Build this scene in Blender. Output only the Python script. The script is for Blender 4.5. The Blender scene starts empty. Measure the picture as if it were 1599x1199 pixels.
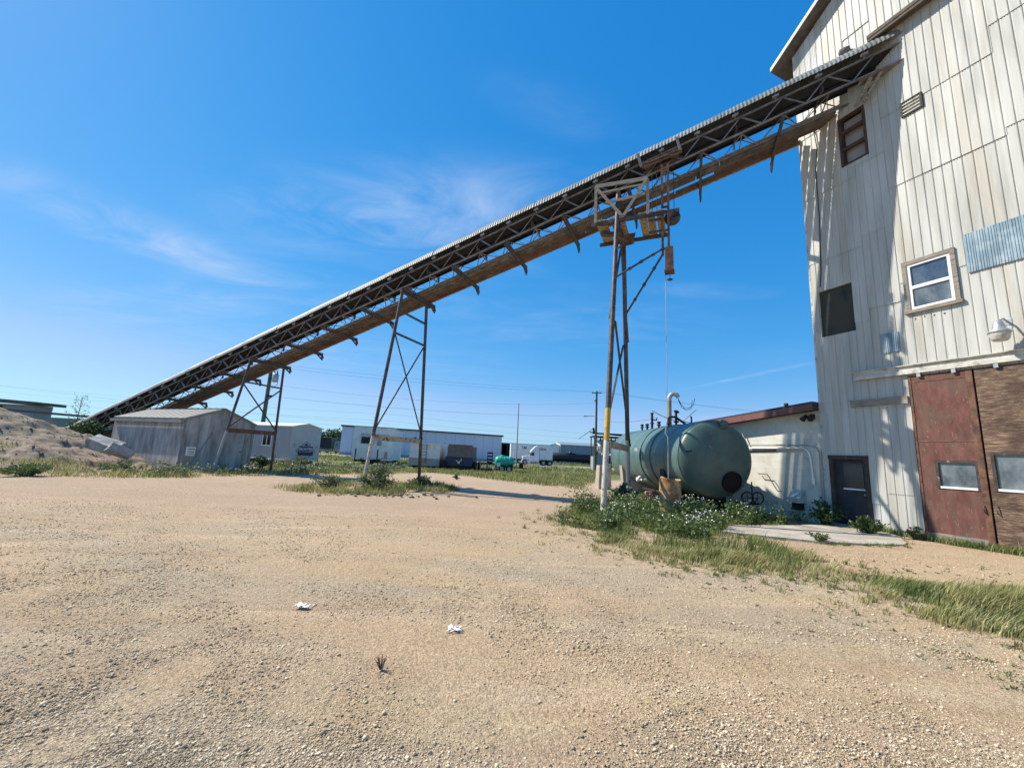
import bpy, bmesh, math, random
import numpy as np
from mathutils import Vector, Matrix, noise
R = math.radians
random.seed(7)
rng = np.random.default_rng(11)
scene = bpy.context.scene
col = scene.collection

# ------------------------------------------------------------------ camera
cam_d = bpy.data.cameras.new('camera')
cam = bpy.data.objects.new('camera', cam_d); col.objects.link(cam)
cam_d.sensor_width = 36.0
cam_d.lens = 36.0 * 640 / 1599
cam_d.clip_start = 0.05; cam_d.clip_end = 3000
PITCH, ROLL, EYE = 0.172, 0.0525, 1.62
fw = Vector((0, math.cos(PITCH), math.sin(PITCH))); rt0 = Vector((1, 0, 0)); up0 = rt0.cross(fw)
rt = math.cos(ROLL)*rt0 + math.sin(ROLL)*up0
up = -math.sin(ROLL)*rt0 + math.cos(ROLL)*up0
mw = Matrix.Identity(4)
for i in range(3):
    mw[i][0] = rt[i]; mw[i][1] = up[i]; mw[i][2] = -fw[i]
mw.translation = Vector((0, 0, EYE))
cam.matrix_world = mw
scene.camera = cam

# ------------------------------------------------------------------ light
SUN_EL = R(45); TO_SUN = Vector((-0.9565*math.cos(SUN_EL), 0.2917*math.cos(SUN_EL), math.sin(SUN_EL)))
sun_d = bpy.data.lights.new('sun', 'SUN'); sun_d.energy = 5.0; sun_d.angle = R(0.5); sun_d.color = (1.0, 0.93, 0.82)
sun = bpy.data.objects.new('sun', sun_d); col.objects.link(sun)
sun.rotation_euler = TO_SUN.to_track_quat('Z', 'Y').to_euler()
sun.location = (-40, 10, 60)

world = bpy.data.worlds.new('World'); scene.world = world
world.use_nodes = True
nt = world.node_tree; nt.nodes.clear()
N = nt.nodes.new; L = nt.links.new
out = N('ShaderNodeOutputWorld'); bg = N('ShaderNodeBackground')
sky = N('ShaderNodeTexSky'); sky.sky_type = 'NISHITA'; sky.sun_disc = False
sky.sun_elevation = SUN_EL; sky.sun_rotation = math.atan2(TO_SUN.x, TO_SUN.y)
sky.altitude = 0; sky.air_density = 1.0; sky.dust_density = 0.15; sky.ozone_density = 2.5
hs = N('ShaderNodeHueSaturation'); hs.inputs['Saturation'].default_value = 1.22
L(sky.outputs[0], hs.inputs['Color'])
sc_ = N('ShaderNodeSeparateColor'); L(hs.outputs[0], sc_.inputs[0])
cc_ = N('ShaderNodeCombineColor'); outs_ = {}
for ch, (k_, g_) in enumerate(((1.25, 1.4), (.617, .60), (.784, .38))):
    a1 = N('ShaderNodeMath'); a1.operation = 'MULTIPLY'; a1.inputs[1].default_value = .1; L(sc_.outputs[ch], a1.inputs[0])
    a2 = N('ShaderNodeMath'); a2.operation = 'POWER'; a2.inputs[1].default_value = g_; L(a1.outputs[0], a2.inputs[0])
    a3 = N('ShaderNodeMath'); a3.operation = 'MULTIPLY'; a3.inputs[1].default_value = k_*10; L(a2.outputs[0], a3.inputs[0])
    outs_[ch] = a3.outputs[0]
a4 = N('ShaderNodeMath'); a4.operation = 'MULTIPLY'; a4.inputs[1].default_value = .60; L(outs_[1], a4.inputs[0])
a5 = N('ShaderNodeMath'); a5.operation = 'MINIMUM'; L(outs_[0], a5.inputs[0]); L(a4.outputs[0], a5.inputs[1])
L(a5.outputs[0], cc_.inputs[0]); L(outs_[1], cc_.inputs[1]); L(outs_[2], cc_.inputs[2])
tc = N('ShaderNodeTexCoord'); sp = N('ShaderNodeSeparateXYZ'); L(tc.outputs['Generated'], sp.inputs[0])
mx = N('ShaderNodeMath'); mx.operation = 'MAXIMUM'; mx.inputs[1].default_value = 0.06; L(sp.outputs['Z'], mx.inputs[0])
dx = N('ShaderNodeMath'); dx.operation = 'DIVIDE'; L(sp.outputs['X'], dx.inputs[0]); L(mx.outputs[0], dx.inputs[1])
dy = N('ShaderNodeMath'); dy.operation = 'DIVIDE'; L(sp.outputs['Y'], dy.inputs[0]); L(mx.outputs[0], dy.inputs[1])
cb = N('ShaderNodeCombineXYZ'); L(dx.outputs[0], cb.inputs[0]); L(dy.outputs[0], cb.inputs[1])
mp = N('ShaderNodeMapping'); mp.inputs['Rotation'].default_value = (0, 0, R(24)); mp.inputs['Scale'].default_value = (0.55, 1.0, 1)
mp.inputs['Location'].default_value = (3.1, 1.7, 0)
L(cb.outputs[0], mp.inputs['Vector'])
n1 = N('ShaderNodeTexNoise'); n1.inputs['Scale'].default_value = 0.42; n1.inputs['Detail'].default_value = 2
n2 = N('ShaderNodeTexNoise'); n2.inputs['Scale'].default_value = 2.3; n2.inputs['Detail'].default_value = 9; n2.inputs['Roughness'].default_value = .62; n2.inputs['Distortion'].default_value = .95
L(mp.outputs[0], n1.inputs['Vector']); L(mp.outputs[0], n2.inputs['Vector'])
r1 = N('ShaderNodeMapRange'); r1.inputs['From Min'].default_value = .50; r1.inputs['From Max'].default_value = .72; r1.interpolation_type = 'SMOOTHSTEP'
r2 = N('ShaderNodeMapRange'); r2.inputs['From Min'].default_value = .30; r2.inputs['From Max'].default_value = .80; r2.interpolation_type = 'SMOOTHSTEP'
L(n1.outputs['Fac'], r1.inputs['Value']); L(n2.outputs['Fac'], r2.inputs['Value'])
tot = None
for (cx_, cy_, an_, rx_, ry_, st_) in ((-1.92,1.95,68,.75,.40,1.25),(-.50,1.60,-8,1.0,.38,1.15),(-1.3,2.4,-30,1.6,.9,.35),(.2,3.0,0,1.6,.9,.35),(-2.2,4.5,0,2.5,1.4,.45),(-.2,1.9,30,.5,.2,.4),(-2.9,3.1,-20,1.7,.5,.6),(1.1,2.25,0,.45,.14,.55),(2.6,4.5,-75,1.2,.10,.7),(.1,1.04,20,.3,.12,.25),(4.5,9,-60,4,1.2,.5)):
    bm_ = N('ShaderNodeMapping'); bm_.vector_type = 'TEXTURE'; bm_.inputs['Location'].default_value = (cx_, cy_, 0); bm_.inputs['Rotation'].default_value = (0, 0, R(an_)); bm_.inputs['Scale'].default_value = (rx_, ry_, 1)
    L(cb.outputs[0], bm_.inputs['Vector'])
    le = N('ShaderNodeVectorMath'); le.operation = 'LENGTH'; L(bm_.outputs[0], le.inputs[0])
    mr = N('ShaderNodeMapRange'); mr.interpolation_type = 'SMOOTHERSTEP'; mr.inputs['From Min'].default_value = 1.25; mr.inputs['From Max'].default_value = .0; mr.inputs['To Max'].default_value = st_
    L(le.outputs['Value'], mr.inputs['Value'])
    if tot is None: tot = mr.outputs[0]
    else:
        ad = N('ShaderNodeMath'); ad.operation = 'ADD'; L(tot, ad.inputs[0]); L(mr.outputs[0], ad.inputs[1]); tot = ad.outputs[0]
ad = N('ShaderNodeMath'); ad.operation = 'MULTIPLY_ADD'; ad.inputs[1].default_value = .12; L(r1.outputs[0], ad.inputs[0]); L(tot, ad.inputs[2]); tot = ad.outputs[0]
mm = N('ShaderNodeMath'); mm.operation = 'MULTIPLY'; L(tot, mm.inputs[0]); L(r2.outputs[0], mm.inputs[1])
m2 = N('ShaderNodeMath'); m2.operation = 'MULTIPLY'; m2.inputs[1].default_value = 0.54; L(mm.outputs[0], m2.inputs[0])
mix = N('ShaderNodeMix'); mix.data_type = 'RGBA'
L(m2.outputs[0], mix.inputs[0]); L(cc_.outputs[0], mix.inputs[6]); mix.inputs[7].default_value = (4.2, 5.2, 7.0, 1)
L(mix.outputs[2], bg.inputs['Color']); bg.inputs['Strength'].default_value = 0.10
L(bg.outputs[0], out.inputs['Surface'])
vs = scene.view_settings
vs.view_transform = 'Standard'; vs.look = 'None'; vs.exposure = 0.5; vs.gamma = 1.0; vs.use_curve_mapping = False
scene.cycles.max_bounces = 6

# ------------------------------------------------------------------ helpers
ORG = {}
def org(o): return ORG.get(o.name, Vector((0, 0, 0)))

def tag(o, label=None, cat=None, group=None, kind=None):
    if label: o['label'] = label
    if cat: o['category'] = cat
    if group: o['group'] = group
    if kind: o['kind'] = kind
    return o

def thing(name, label, cat, loc, group=None):
    o = bpy.data.objects.new(name, None); col.objects.link(o)
    o.empty_display_size = 0.3
    o.location = loc; ORG[o.name] = Vector(loc)
    return tag(o, label, cat, group)

def link(name, me, m, parent):
    o = bpy.data.objects.new(name, me); col.objects.link(o)
    if m is not None:
        me.materials.clear(); me.materials.append(m)
    if parent is not None:
        o.parent = parent; ORG[o.name] = org(parent).copy()
    return o

class MB:
    """collects geometry in a frame M (local to world)"""
    def __init__(self, M=None): self.M = M; self.v = []; self.f = []; self.smooth = []
    def add(self, vs, fs, smooth=False):
        b = len(self.v)
        for p in vs:
            p = Vector(p)
            self.v.append(self.M @ p if self.M is not None else p)
        for f in fs: self.f.append(tuple(b+i for i in f)); self.smooth.append(smooth)
        return self
    def box(self, x0, x1, y0, y1, z0, z1):
        v = [(x0,y0,z0),(x1,y0,z0),(x1,y1,z0),(x0,y1,z0),(x0,y0,z1),(x1,y0,z1),(x1,y1,z1),(x0,y1,z1)]
        return self.add(v, [(0,3,2,1),(4,5,6,7),(0,1,5,4),(1,2,6,5),(2,3,7,6),(3,0,4,7)])
    def hexa(self, v):
        return self.add(v, [(0,3,2,1),(4,5,6,7),(0,1,5,4),(1,2,6,5),(2,3,7,6),(3,0,4,7)])
    def quad(self, a, b, c, d): return self.add([a,b,c,d], [(0,1,2,3)])
    def prism(self, poly, axis, a, b):
        """poly of 2D points extruded along axis"""
        def mk(p, t):
            return {'x': (t,p[0],p[1]), 'y': (p[0],t,p[1]), 'z': (p[0],p[1],t)}[axis]
        n = len(poly)
        v = [mk(p,a) for p in poly]+[mk(p,b) for p in poly]
        f = [tuple(range(n)), tuple(range(2*n-1,n-1,-1))]+[(i,(i+1)%n,n+(i+1)%n,n+i) for i in range(n)]
        return self.add(v, f)
    def bar(self, p, q, w, h=None, up=(0,0,1)):
        p = Vector(p); q = Vector(q); h = w if h is None else h
        d = (q-p).normalized(); u = Vector(up)
        if abs(d.dot(u)) > .97: u = Vector((1,0,0))
        s = d.cross(u).normalized(); t = s.cross(d).normalized()
        a = s*w/2; b = t*h/2
        v = [p-a-b,p+a-b,p+a+b,p-a+b,q-a-b,q+a-b,q+a+b,q-a+b]
        return self.add(v, [(0,1,2,3),(7,6,5,4),(0,4,5,1),(1,5,6,2),(2,6,7,3),(3,7,4,0)])
    def angle(self, p, q, w, t=.012, up=(0,0,1)):
        """steel angle section"""
        p = Vector(p); q = Vector(q); d = (q-p).normalized(); u = Vector(up)
        if abs(d.dot(u)) > .97: u = Vector((1,0,0))
        s = d.cross(u).normalized(); k = s.cross(d).normalized()
        self.bar(p+s*(w/2), q+s*(w/2), w, t, k)
        self.bar(p+k*(w/2+t/2), q+k*(w/2+t/2), t, w, k)
        return self
    def tube(self, pts, r, seg=8, cap=True):
        pts = [Vector(p) for p in pts]; rs = r if isinstance(r,(list,tuple)) else [r]*len(pts)
        v = []; f = []
        d0 = (pts[1]-pts[0]).normalized()
        u = Vector((0,0,1)) if abs(d0.z) < .9 else Vector((1,0,0))
        s = d0.cross(u).normalized()
        for i,p in enumerate(pts):
            if i == 0: d = d0
            elif i == len(pts)-1: d = (pts[i]-pts[i-1]).normalized()
            else: d = ((pts[i+1]-pts[i]).normalized()+(pts[i]-pts[i-1]).normalized()).normalized()
            s = (s-d*s.dot(d)).normalized(); t = d.cross(s)
            for k in range(seg):
                a = 2*math.pi*k/seg
                v.append(p+(s*math.cos(a)+t*math.sin(a))*rs[i])
        for i in range(len(pts)-1):
            for k in range(seg):
                f.append((i*seg+k, i*seg+(k+1)%seg, (i+1)*seg+(k+1)%seg, (i+1)*seg+k))
        self.add(v, f, True)
        if cap:
            n = len(pts)
            self.add([v[k] for k in range(seg)], [tuple(range(seg-1,-1,-1))])
            self.add([v[(n-1)*seg+k] for k in range(seg)], [tuple(range(seg))])
        return self
    def lathe(self, prof, origin, axis=(0,0,1), seg=24, smooth=True):
        """prof: (radius, height along axis)"""
        o = Vector(origin); d = Vector(axis).normalized()
        u = Vector((0,0,1)) if abs(d.z) < .9 else Vector((1,0,0))
        s = d.cross(u).normalized(); t = d.cross(s)
        v = []; f = []
        for r,h in prof:
            for k in range(seg):
                a = 2*math.pi*k/seg
                v.append(o+d*h+(s*math.cos(a)+t*math.sin(a))*r)
        for i in range(len(prof)-1):
            for k in range(seg):
                f.append((i*seg+k, i*seg+(k+1)%seg, (i+1)*seg+(k+1)%seg, (i+1)*seg+k))
        return self.add(v, f, smooth)
    def build(self, name, m, parent=None, label=None, bevel=0, recalc=True):
        off = org(parent) if parent is not None else Vector((0,0,0))
        me = bpy.data.meshes.new(name)
        me.from_pydata([tuple(p-off) for p in self.v], [], self.f)
        me.polygons.foreach_set('use_smooth', self.smooth)
        if recalc:
            bm = bmesh.new(); bm.from_mesh(me); bmesh.ops.recalc_face_normals(bm, faces=bm.faces); bm.to_mesh(me); bm.free()
        o = link(name, me, m, parent)
        if bevel:
            b = o.modifiers.new('bevel','BEVEL'); b.width = bevel; b.segments = 2; b.limit_method = 'ANGLE'
        if label: o['label'] = label
        return o

def frame(o, x, y, z=(0,0,1)):
    M = Matrix.Identity(4)
    for i in range(3): M[i][0]=x[i]; M[i][1]=y[i]; M[i][2]=z[i]; M[i][3]=o[i]
    return M

def np_mesh(name, verts, faces_flat, counts, m, parent=None, kind=None):
    me = bpy.data.meshes.new(name)
    me.vertices.add(len(verts)); me.vertices.foreach_set('co', np.asarray(verts, np.float32).ravel())
    me.loops.add(len(faces_flat)); me.loops.foreach_set('vertex_index', np.asarray(faces_flat, np.int32))
    counts = np.asarray(counts, np.int32)
    me.polygons.add(len(counts)); st = np.zeros(len(counts), np.int32); st[1:] = np.cumsum(counts)[:-1]
    me.polygons.foreach_set('loop_start', st)
    try: me.polygons.foreach_set('loop_total', counts)
    except Exception: pass
    me.update(calc_edges=True); me.validate()
    return link(name, me, m, parent)

# ------------------------------------------------------------------ materials
def rgb(c): return (c[0], c[1], c[2], 1)
def mat(name, cols, rough=.8, metal=0.0, scale=3.0, stretch=(1,1,1), bump=0.0, bscale=40.0, island=0.0,
        dirt=None, dirt_amt=.5, dirt_scale=1.5, dirt_stretch=(1,1,1), dirt_lo=.5, dirt_hi=.65, detail=6, spec=.4, transl=None, brick=None, spots=None):
    m = bpy.data.materials.new(name); m.use_nodes = True
    t = m.node_tree; n = t.nodes; l = t.links
    b = n['Principled BSDF']
    b.inputs['Roughness'].default_value = rough; b.inputs['Metallic'].default_value = metal
    b.inputs['Specular IOR Level'].default_value = spec
    c = n.new('ShaderNodeTexCoord'); mp = n.new('ShaderNodeMapping'); mp.inputs['Scale'].default_value = stretch
    l.new(c.outputs['Object'], mp.inputs[0])
    no = n.new('ShaderNodeTexNoise'); no.inputs['Scale'].default_value = scale; no.inputs['Detail'].default_value = detail; no.inputs['Roughness'].default_value = .6
    l.new(mp.outputs[0], no.inputs['Vector'])
    rp = n.new('ShaderNodeValToRGB'); e = rp.color_ramp.elements
    k = len(cols)
    lo, hi = .32, .68
    e[0].position = lo; e[0].color = rgb(cols[0]); e[1].position = hi; e[1].color = rgb(cols[-1])
    for i in range(1, k-1):
        x = e.new(lo+(hi-lo)*i/(k-1)); x.color = rgb(cols[i])
    l.new(no.outputs['Fac'], rp.inputs[0])
    cur = rp.outputs[0]
    if dirt is not None:
        mp2 = n.new('ShaderNodeMapping'); mp2.inputs['Scale'].default_value = dirt_stretch; mp2.inputs['Location'].default_value = (3.3,1.1,7.7)
        l.new(c.outputs['Object'], mp2.inputs[0])
        n2 = n.new('ShaderNodeTexNoise'); n2.inputs['Scale'].default_value = dirt_scale; n2.inputs['Detail'].default_value = 8; n2.inputs['Roughness'].default_value = .65
        l.new(mp2.outputs[0], n2.inputs['Vector'])
        r2 = n.new('ShaderNodeMapRange'); r2.inputs['From Min'].default_value = dirt_lo; r2.inputs['From Max'].default_value = dirt_hi
        r2.inputs['To Max'].default_value = dirt_amt
        l.new(n2.outputs['Fac'], r2.inputs['Value'])
        mx = n.new('ShaderNodeMix'); mx.data_type = 'RGBA'; mx.inputs[7].default_value = rgb(dirt)
        l.new(r2.outputs[0], mx.inputs[0]); l.new(cur, mx.inputs[6]); cur = mx.outputs[2]
    if spots is not None:
        sc_, sa_, ss_, sst_, slo_, shi_ = spots
        mp4 = n.new('ShaderNodeMapping'); mp4.inputs['Scale'].default_value = sst_; mp4.inputs['Location'].default_value = (9.1,4.7,2.2)
        l.new(c.outputs['Object'], mp4.inputs[0])
        n4 = n.new('ShaderNodeTexNoise'); n4.inputs['Scale'].default_value = ss_; n4.inputs['Detail'].default_value = 9; n4.inputs['Roughness'].default_value = .7
        l.new(mp4.outputs[0], n4.inputs['Vector'])
        r4 = n.new('ShaderNodeMapRange'); r4.inputs['From Min'].default_value = slo_; r4.inputs['From Max'].default_value = shi_; r4.inputs['To Max'].default_value = sa_
        l.new(n4.outputs['Fac'], r4.inputs['Value'])
        m4 = n.new('ShaderNodeMix'); m4.data_type = 'RGBA'; m4.inputs[7].default_value = rgb(sc_)
        l.new(r4.outputs[0], m4.inputs[0]); l.new(cur, m4.inputs[6]); cur = m4.outputs[2]
    if brick is not None:
        bw, bh, mort, axis = brick
        sepx = n.new('ShaderNodeSeparateXYZ'); l.new(c.outputs['Object'], sepx.inputs[0])
        dotn = n.new('ShaderNodeVectorMath'); dotn.operation = 'DOT_PRODUCT'; dotn.inputs[1].default_value = axis
        l.new(c.outputs['Object'], dotn.inputs[0])
        cbn = n.new('ShaderNodeCombineXYZ'); l.new(dotn.outputs['Value'], cbn.inputs[0]); l.new(sepx.outputs['Z'], cbn.inputs[1])
        br = n.new('ShaderNodeTexBrick'); br.inputs['Scale'].default_value = 1; br.inputs['Brick Width'].default_value = bw; br.inputs['Row Height'].default_value = bh
        br.inputs['Mortar Size'].default_value = .008; br.inputs['Mortar Smooth'].default_value = .3
        br.inputs['Color1'].default_value = (1,1,1,1); br.inputs['Color2'].default_value = (.93,.93,.93,1); br.inputs['Mortar'].default_value = rgb(mort)
        l.new(cbn.outputs[0], br.inputs['Vector'])
        ml = n.new('ShaderNodeMix'); ml.data_type = 'RGBA'; ml.blend_type = 'MULTIPLY'; ml.inputs[0].default_value = 1
        l.new(cur, ml.inputs[6]); l.new(br.outputs['Color'], ml.inputs[7]); cur = ml.outputs[2]
    if island:
        g = n.new('ShaderNodeNewGeometry'); h = n.new('ShaderNodeHueSaturation')
        r3 = n.new('ShaderNodeMapRange'); r3.inputs['To Min'].default_value = 1-island; r3.inputs['To Max'].default_value = 1+island
        l.new(g.outputs['Random Per Island'], r3.inputs['Value']); l.new(r3.outputs[0], h.inputs['Value'])
        l.new(cur, h.inputs['Color']); cur = h.outputs[0]
    l.new(cur, b.inputs['Base Color'])
    if bump:
        n3 = n.new('ShaderNodeTexNoise'); n3.inputs['Scale'].default_value = bscale; n3.inputs['Detail'].default_value = 4
        l.new(mp.outputs[0], n3.inputs['Vector'])
        bp = n.new('ShaderNodeBump'); bp.inputs['Strength'].default_value = bump; bp.inputs['Distance'].default_value = .02
        l.new(n3.outputs['Fac'], bp.inputs['Height']); l.new(bp.outputs[0], b.inputs['Normal'])
    if transl:
        b.inputs['Transmission Weight'].default_value = 0
        tr = n.new('ShaderNodeBsdfTranslucent'); l.new(cur, tr.inputs['Color'])
        ms = n.new('ShaderNodeMixShader'); ms.inputs[0].default_value = transl
        l.new(b.outputs[0], ms.inputs[1]); l.new(tr.outputs[0], ms.inputs[2]); l.new(ms.outputs[0], n['Material Output'].inputs[0])
    return m

def glass_mat(name, tint, rough=.08, dirt=(.5,.52,.5), amt=.5):
    return mat(name, [tint, [c*1.5 for c in tint]], rough=rough, scale=2.2, dirt=dirt, dirt_amt=amt, dirt_scale=1.6, dirt_stretch=(1,1,.6), dirt_lo=.4, dirt_hi=.8, spec=.7)

M = {}
M['siding'] = mat('white_siding', [(.36,.365,.33),(.475,.475,.435),(.55,.55,.505)], rough=.5, scale=1.3, stretch=(2.2,2.2,.25), dirt=(.35,.27,.15), dirt_amt=.75, dirt_scale=1.25, dirt_stretch=(1.5,1.5,.10), dirt_lo=.50, dirt_hi=.74, island=.06, spec=.3, spots=((.23,.19,.135), .7, 5.0, (2.4,2.4,.5), .655, .74))
M['blue_galv'] = mat('blue_galvanized', [(.13,.20,.25),(.20,.285,.335),(.31,.39,.43)], rough=.5, metal=.2, scale=1.6, stretch=(2,2,.6), dirt=(.45,.50,.52), dirt_amt=.5, dirt_scale=3)
M['siding_trim'] = mat('aged_white_trim', [(.45,.43,.37),(.60,.58,.52)], rough=.7, scale=4, dirt=(.16,.13,.09), dirt_amt=.7, dirt_scale=4)
M['weathered_wood'] = mat('weathered_wood', [(.13,.11,.09),(.26,.23,.19),(.36,.32,.27)], rough=.9, scale=6, stretch=(.6,.6,6), bump=.3)
M['deck_wood'] = mat('deck_planks', [(.16,.11,.06),(.30,.22,.12),(.42,.33,.2)], rough=.9, scale=4, stretch=(2,2,2), island=.25, bump=.3)
M['walk_wood'] = mat('red_brown_planks', [(.045,.026,.018),(.095,.052,.034),(.15,.082,.052)], rough=.9, scale=2.2, stretch=(1,1,3), island=.3, dirt=(.06,.045,.035), dirt_amt=.6, dirt_scale=.7, bump=.3)
M['door_red'] = mat('faded_red_paint', [(.085,.034,.026),(.135,.054,.042),(.18,.078,.06)], rough=.8, scale=2.6, stretch=(2.2,2.2,.9), dirt=(.115,.085,.06), dirt_amt=.75, dirt_scale=1.9, dirt_stretch=(1.6,1.6,1), dirt_lo=.47, dirt_hi=.68, bump=.25, detail=12, spots=((.36,.25,.19), .8, 10.0, (2,2,.7), .60, .70))
M['door_brown'] = mat('weathered_plywood', [(.055,.032,.022),(.11,.062,.042),(.16,.098,.068)], rough=.85, scale=1.6, stretch=(1,1,3), dirt=(.37,.285,.185), dirt_amt=.85, dirt_scale=3.4, dirt_stretch=(1.5,1.5,13), dirt_lo=.46, dirt_hi=.66, bump=.4, bscale=20, detail=12, spots=((.06,.035,.026), .8, 1.2, (1,1,1.6), .46, .62))
M['dark_door'] = mat('dark_navy_paint', [(.022,.024,.032),(.04,.042,.052)], rough=.6, scale=5)
M['dark_frame'] = mat('dark_wood_frame', [(.035,.028,.024),(.075,.06,.05)], rough=.85, scale=6, dirt=(.4,.38,.33), dirt_amt=.6, dirt_scale=7, dirt_lo=.6, dirt_hi=.68)
M['dark_board'] = mat('dark_window_board', [(.018,.022,.017),(.045,.05,.035),(.06,.045,.03)], rough=.75, scale=2.5, stretch=(1,1,.5))
M['pane_dark'] = glass_mat('dark_glass', (.008,.012,.018), .12, (.04,.055,.065), .5)
M['pane_dusty'] = glass_mat('dusty_glass', (.04,.055,.065), .2, (.36,.41,.43), .75)
M['pane_blue'] = glass_mat('blue_reflecting_glass', (.02,.045,.085), .07, (.3,.33,.34), .45)
M['vinyl'] = mat('white_vinyl', [(.72,.72,.69),(.82,.82,.79)], rough=.5, scale=4)
M['steel'] = mat('dark_steel', [(.035,.032,.032),(.075,.068,.066),(.12,.11,.105)], rough=.6, metal=.25, scale=5, dirt=(.14,.065,.035), dirt_amt=.55, dirt_scale=2.5)
M['truss'] = mat('grey_truss_steel', [(.11,.105,.105),(.20,.19,.185),(.29,.275,.265)], rough=.6, metal=.25, scale=4, dirt=(.17,.085,.05), dirt_amt=.5, dirt_scale=1.5)
M['rust'] = mat('rusty_steel', [(.07,.035,.022),(.15,.075,.045),(.21,.12,.075)], rough=.85, scale=5, dirt=(.04,.03,.028), dirt_amt=.6, dirt_scale=3)
M['black'] = mat('black_rubber', [(.008,.008,.009),(.02,.02,.022)], rough=.75, scale=5)
M['pan'] = mat('dark_belt_pan', [(.010,.012,.017),(.022,.025,.034)], rough=.75, scale=2)
M['cover'] = mat('galvanized_cover', [(.15,.165,.155),(.22,.235,.22),(.29,.30,.28)], rough=.6, metal=.15, scale=1.2, dirt=(.25,.2,.14), dirt_amt=.5, dirt_scale=1.1, dirt_lo=.52, dirt_hi=.75)
M['galv'] = mat('galvanized_steel', [(.33,.34,.34),(.48,.49,.48)], rough=.45, metal=.5, scale=6)
M['leg_white'] = mat('chipped_white_paint', [(.42,.39,.33),(.60,.56,.48)], rough=.7, scale=6, dirt=(.12,.07,.04), dirt_amt=.8, dirt_scale=7, dirt_lo=.54, dirt_hi=.62)
M['leg_yellow'] = mat('yellow_paint', [(.46,.27,.03),(.58,.37,.05)], rough=.6, scale=5, dirt=(.25,.17,.06), dirt_amt=.6, dirt_scale=6)
M['beam_cream'] = mat('rusty_cream_paint', [(.40,.33,.23),(.50,.42,.31)], rough=.75, scale=6, dirt=(.14,.06,.03), dirt_amt=.85, dirt_scale=6, dirt_lo=.5, dirt_hi=.6)
M['tank'] = mat('tank_green_paint', [(.06,.118,.116),(.082,.148,.142),(.105,.178,.166)], rough=.45, scale=1.2, dirt=(.05,.095,.10), dirt_amt=.6, dirt_scale=.9, spec=.45, spots=((.18,.12,.075), .6, 3.2, (1.6,1.6,.35), .64, .74))
M['tank_head'] = mat('shaded_tank_head_paint', [(.042,.082,.072),(.06,.106,.092),(.075,.125,.108)], rough=.42, scale=1.3, dirt=(.033,.06,.06), dirt_amt=.6, dirt_scale=1.1, spec=.45, spots=((.36,.24,.18), .8, 3.0, (1,1,1.3), .62, .68))  # darker green carries the near end's shade; brown patches are peeled paint
M['hole'] = mat('unlit_interior_black', [(.004,.004,.004),(.009,.008,.008)], rough=.95, scale=3)  # darkness inside openings put in as a black colour
M['barrel'] = mat('rusty_barrel_paint', [(.36,.27,.13),(.46,.36,.19)], rough=.7, scale=3, dirt=(.22,.085,.03), dirt_amt=.95, dirt_scale=3.6, dirt_stretch=(1,1,.7), dirt_lo=.42, dirt_hi=.56)
AXD = (-0.3894, 0.9211, 0)
M['block_white'] = mat('whitewashed_block', [(.60,.585,.50),(.69,.675,.59)], rough=.85, scale=2.4, dirt=(.42,.37,.27), dirt_amt=.4, dirt_scale=2.2, brick=(.42,.205,(.86,.86,.84),AXD), bump=.2)
M['fascia'] = mat('faded_maroon_metal', [(.13,.05,.042),(.20,.085,.07)], rough=.6, scale=3)
M['roof_dark'] = mat('dark_roofing', [(.028,.028,.034),(.055,.055,.062)], rough=.8, scale=5)
M['eave_white'] = mat('eave_trim', [(.55,.55,.52),(.66,.66,.62)], rough=.6, scale=4)
M['soffit'] = mat('dark_soffit_wood', [(.075,.062,.05),(.15,.125,.10)], rough=.9, scale=4, stretch=(1,1,1))
M['concrete'] = mat('pale_concrete', [(.30,.27,.22),(.40,.365,.305),(.48,.44,.375)], rough=.9, scale=1.6, dirt=(.30,.225,.15), dirt_amt=.75, dirt_scale=1.3, dirt_lo=.46, dirt_hi=.66, bump=.3, detail=10, spots=((.13,.11,.085), .8, 7.0, (1,1,1), .62, .70))
M['shed_wall'] = mat('stained_shed_board', [(.20,.185,.168),(.35,.33,.305),(.48,.46,.43)], rough=.9, scale=1.6, stretch=(1.6,1.6,.5), dirt=(.56,.55,.53), dirt_amt=.75, dirt_scale=1.6, dirt_stretch=(2.2,2.2,.14), dirt_lo=.55, dirt_hi=.68, detail=9, bump=.2)
M['shed_trim'] = mat('grey_shed_trim', [(.20,.20,.19),(.30,.30,.285)], rough=.9, scale=3)
M['shed_roof'] = mat('grey_sheet_roof', [(.13,.132,.13),(.19,.192,.19)], rough=.65, scale=2, stretch=(2,2,1))
M['cabin_side'] = mat('cabin_grey_siding', [(.30,.335,.36),(.38,.41,.43)], rough=.6, scale=2, stretch=(3,3,.4))
M['cabin_end'] = mat('cabin_white_siding', [(.42,.425,.41),(.50,.50,.485)], rough=.6, scale=2)
M['pale_blue'] = mat('pale_metal_cladding', [(.42,.50,.60),(.48,.55,.64)], rough=.5, scale=.5, stretch=(1,1,.3))
M['white_paint'] = mat('white_paint', [(.66,.66,.64),(.78,.78,.76)], rough=.5, scale=2, dirt=(.4,.37,.32), dirt_amt=.35, dirt_scale=1.5)
M['grey_paint'] = mat('grey_paint', [(.28,.27,.255),(.36,.35,.33)], rough=.6, scale=2)
M['navy'] = mat('navy_paint', [(.018,.026,.06),(.035,.048,.095)], rough=.5, scale=3)
M['brown_gate'] = mat('brown_tailgate', [(.15,.115,.10),(.21,.165,.14)], rough=.8, scale=3, stretch=(1,1,3))
M['poly_green'] = mat('green_poly_tank', [(.02,.30,.20),(.03,.38,.26)], rough=.4, scale=2)
M['red'] = mat('red_lamp_plastic', [(.45,.02,.015),(.55,.03,.02)], rough=.35, scale=4)
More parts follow.
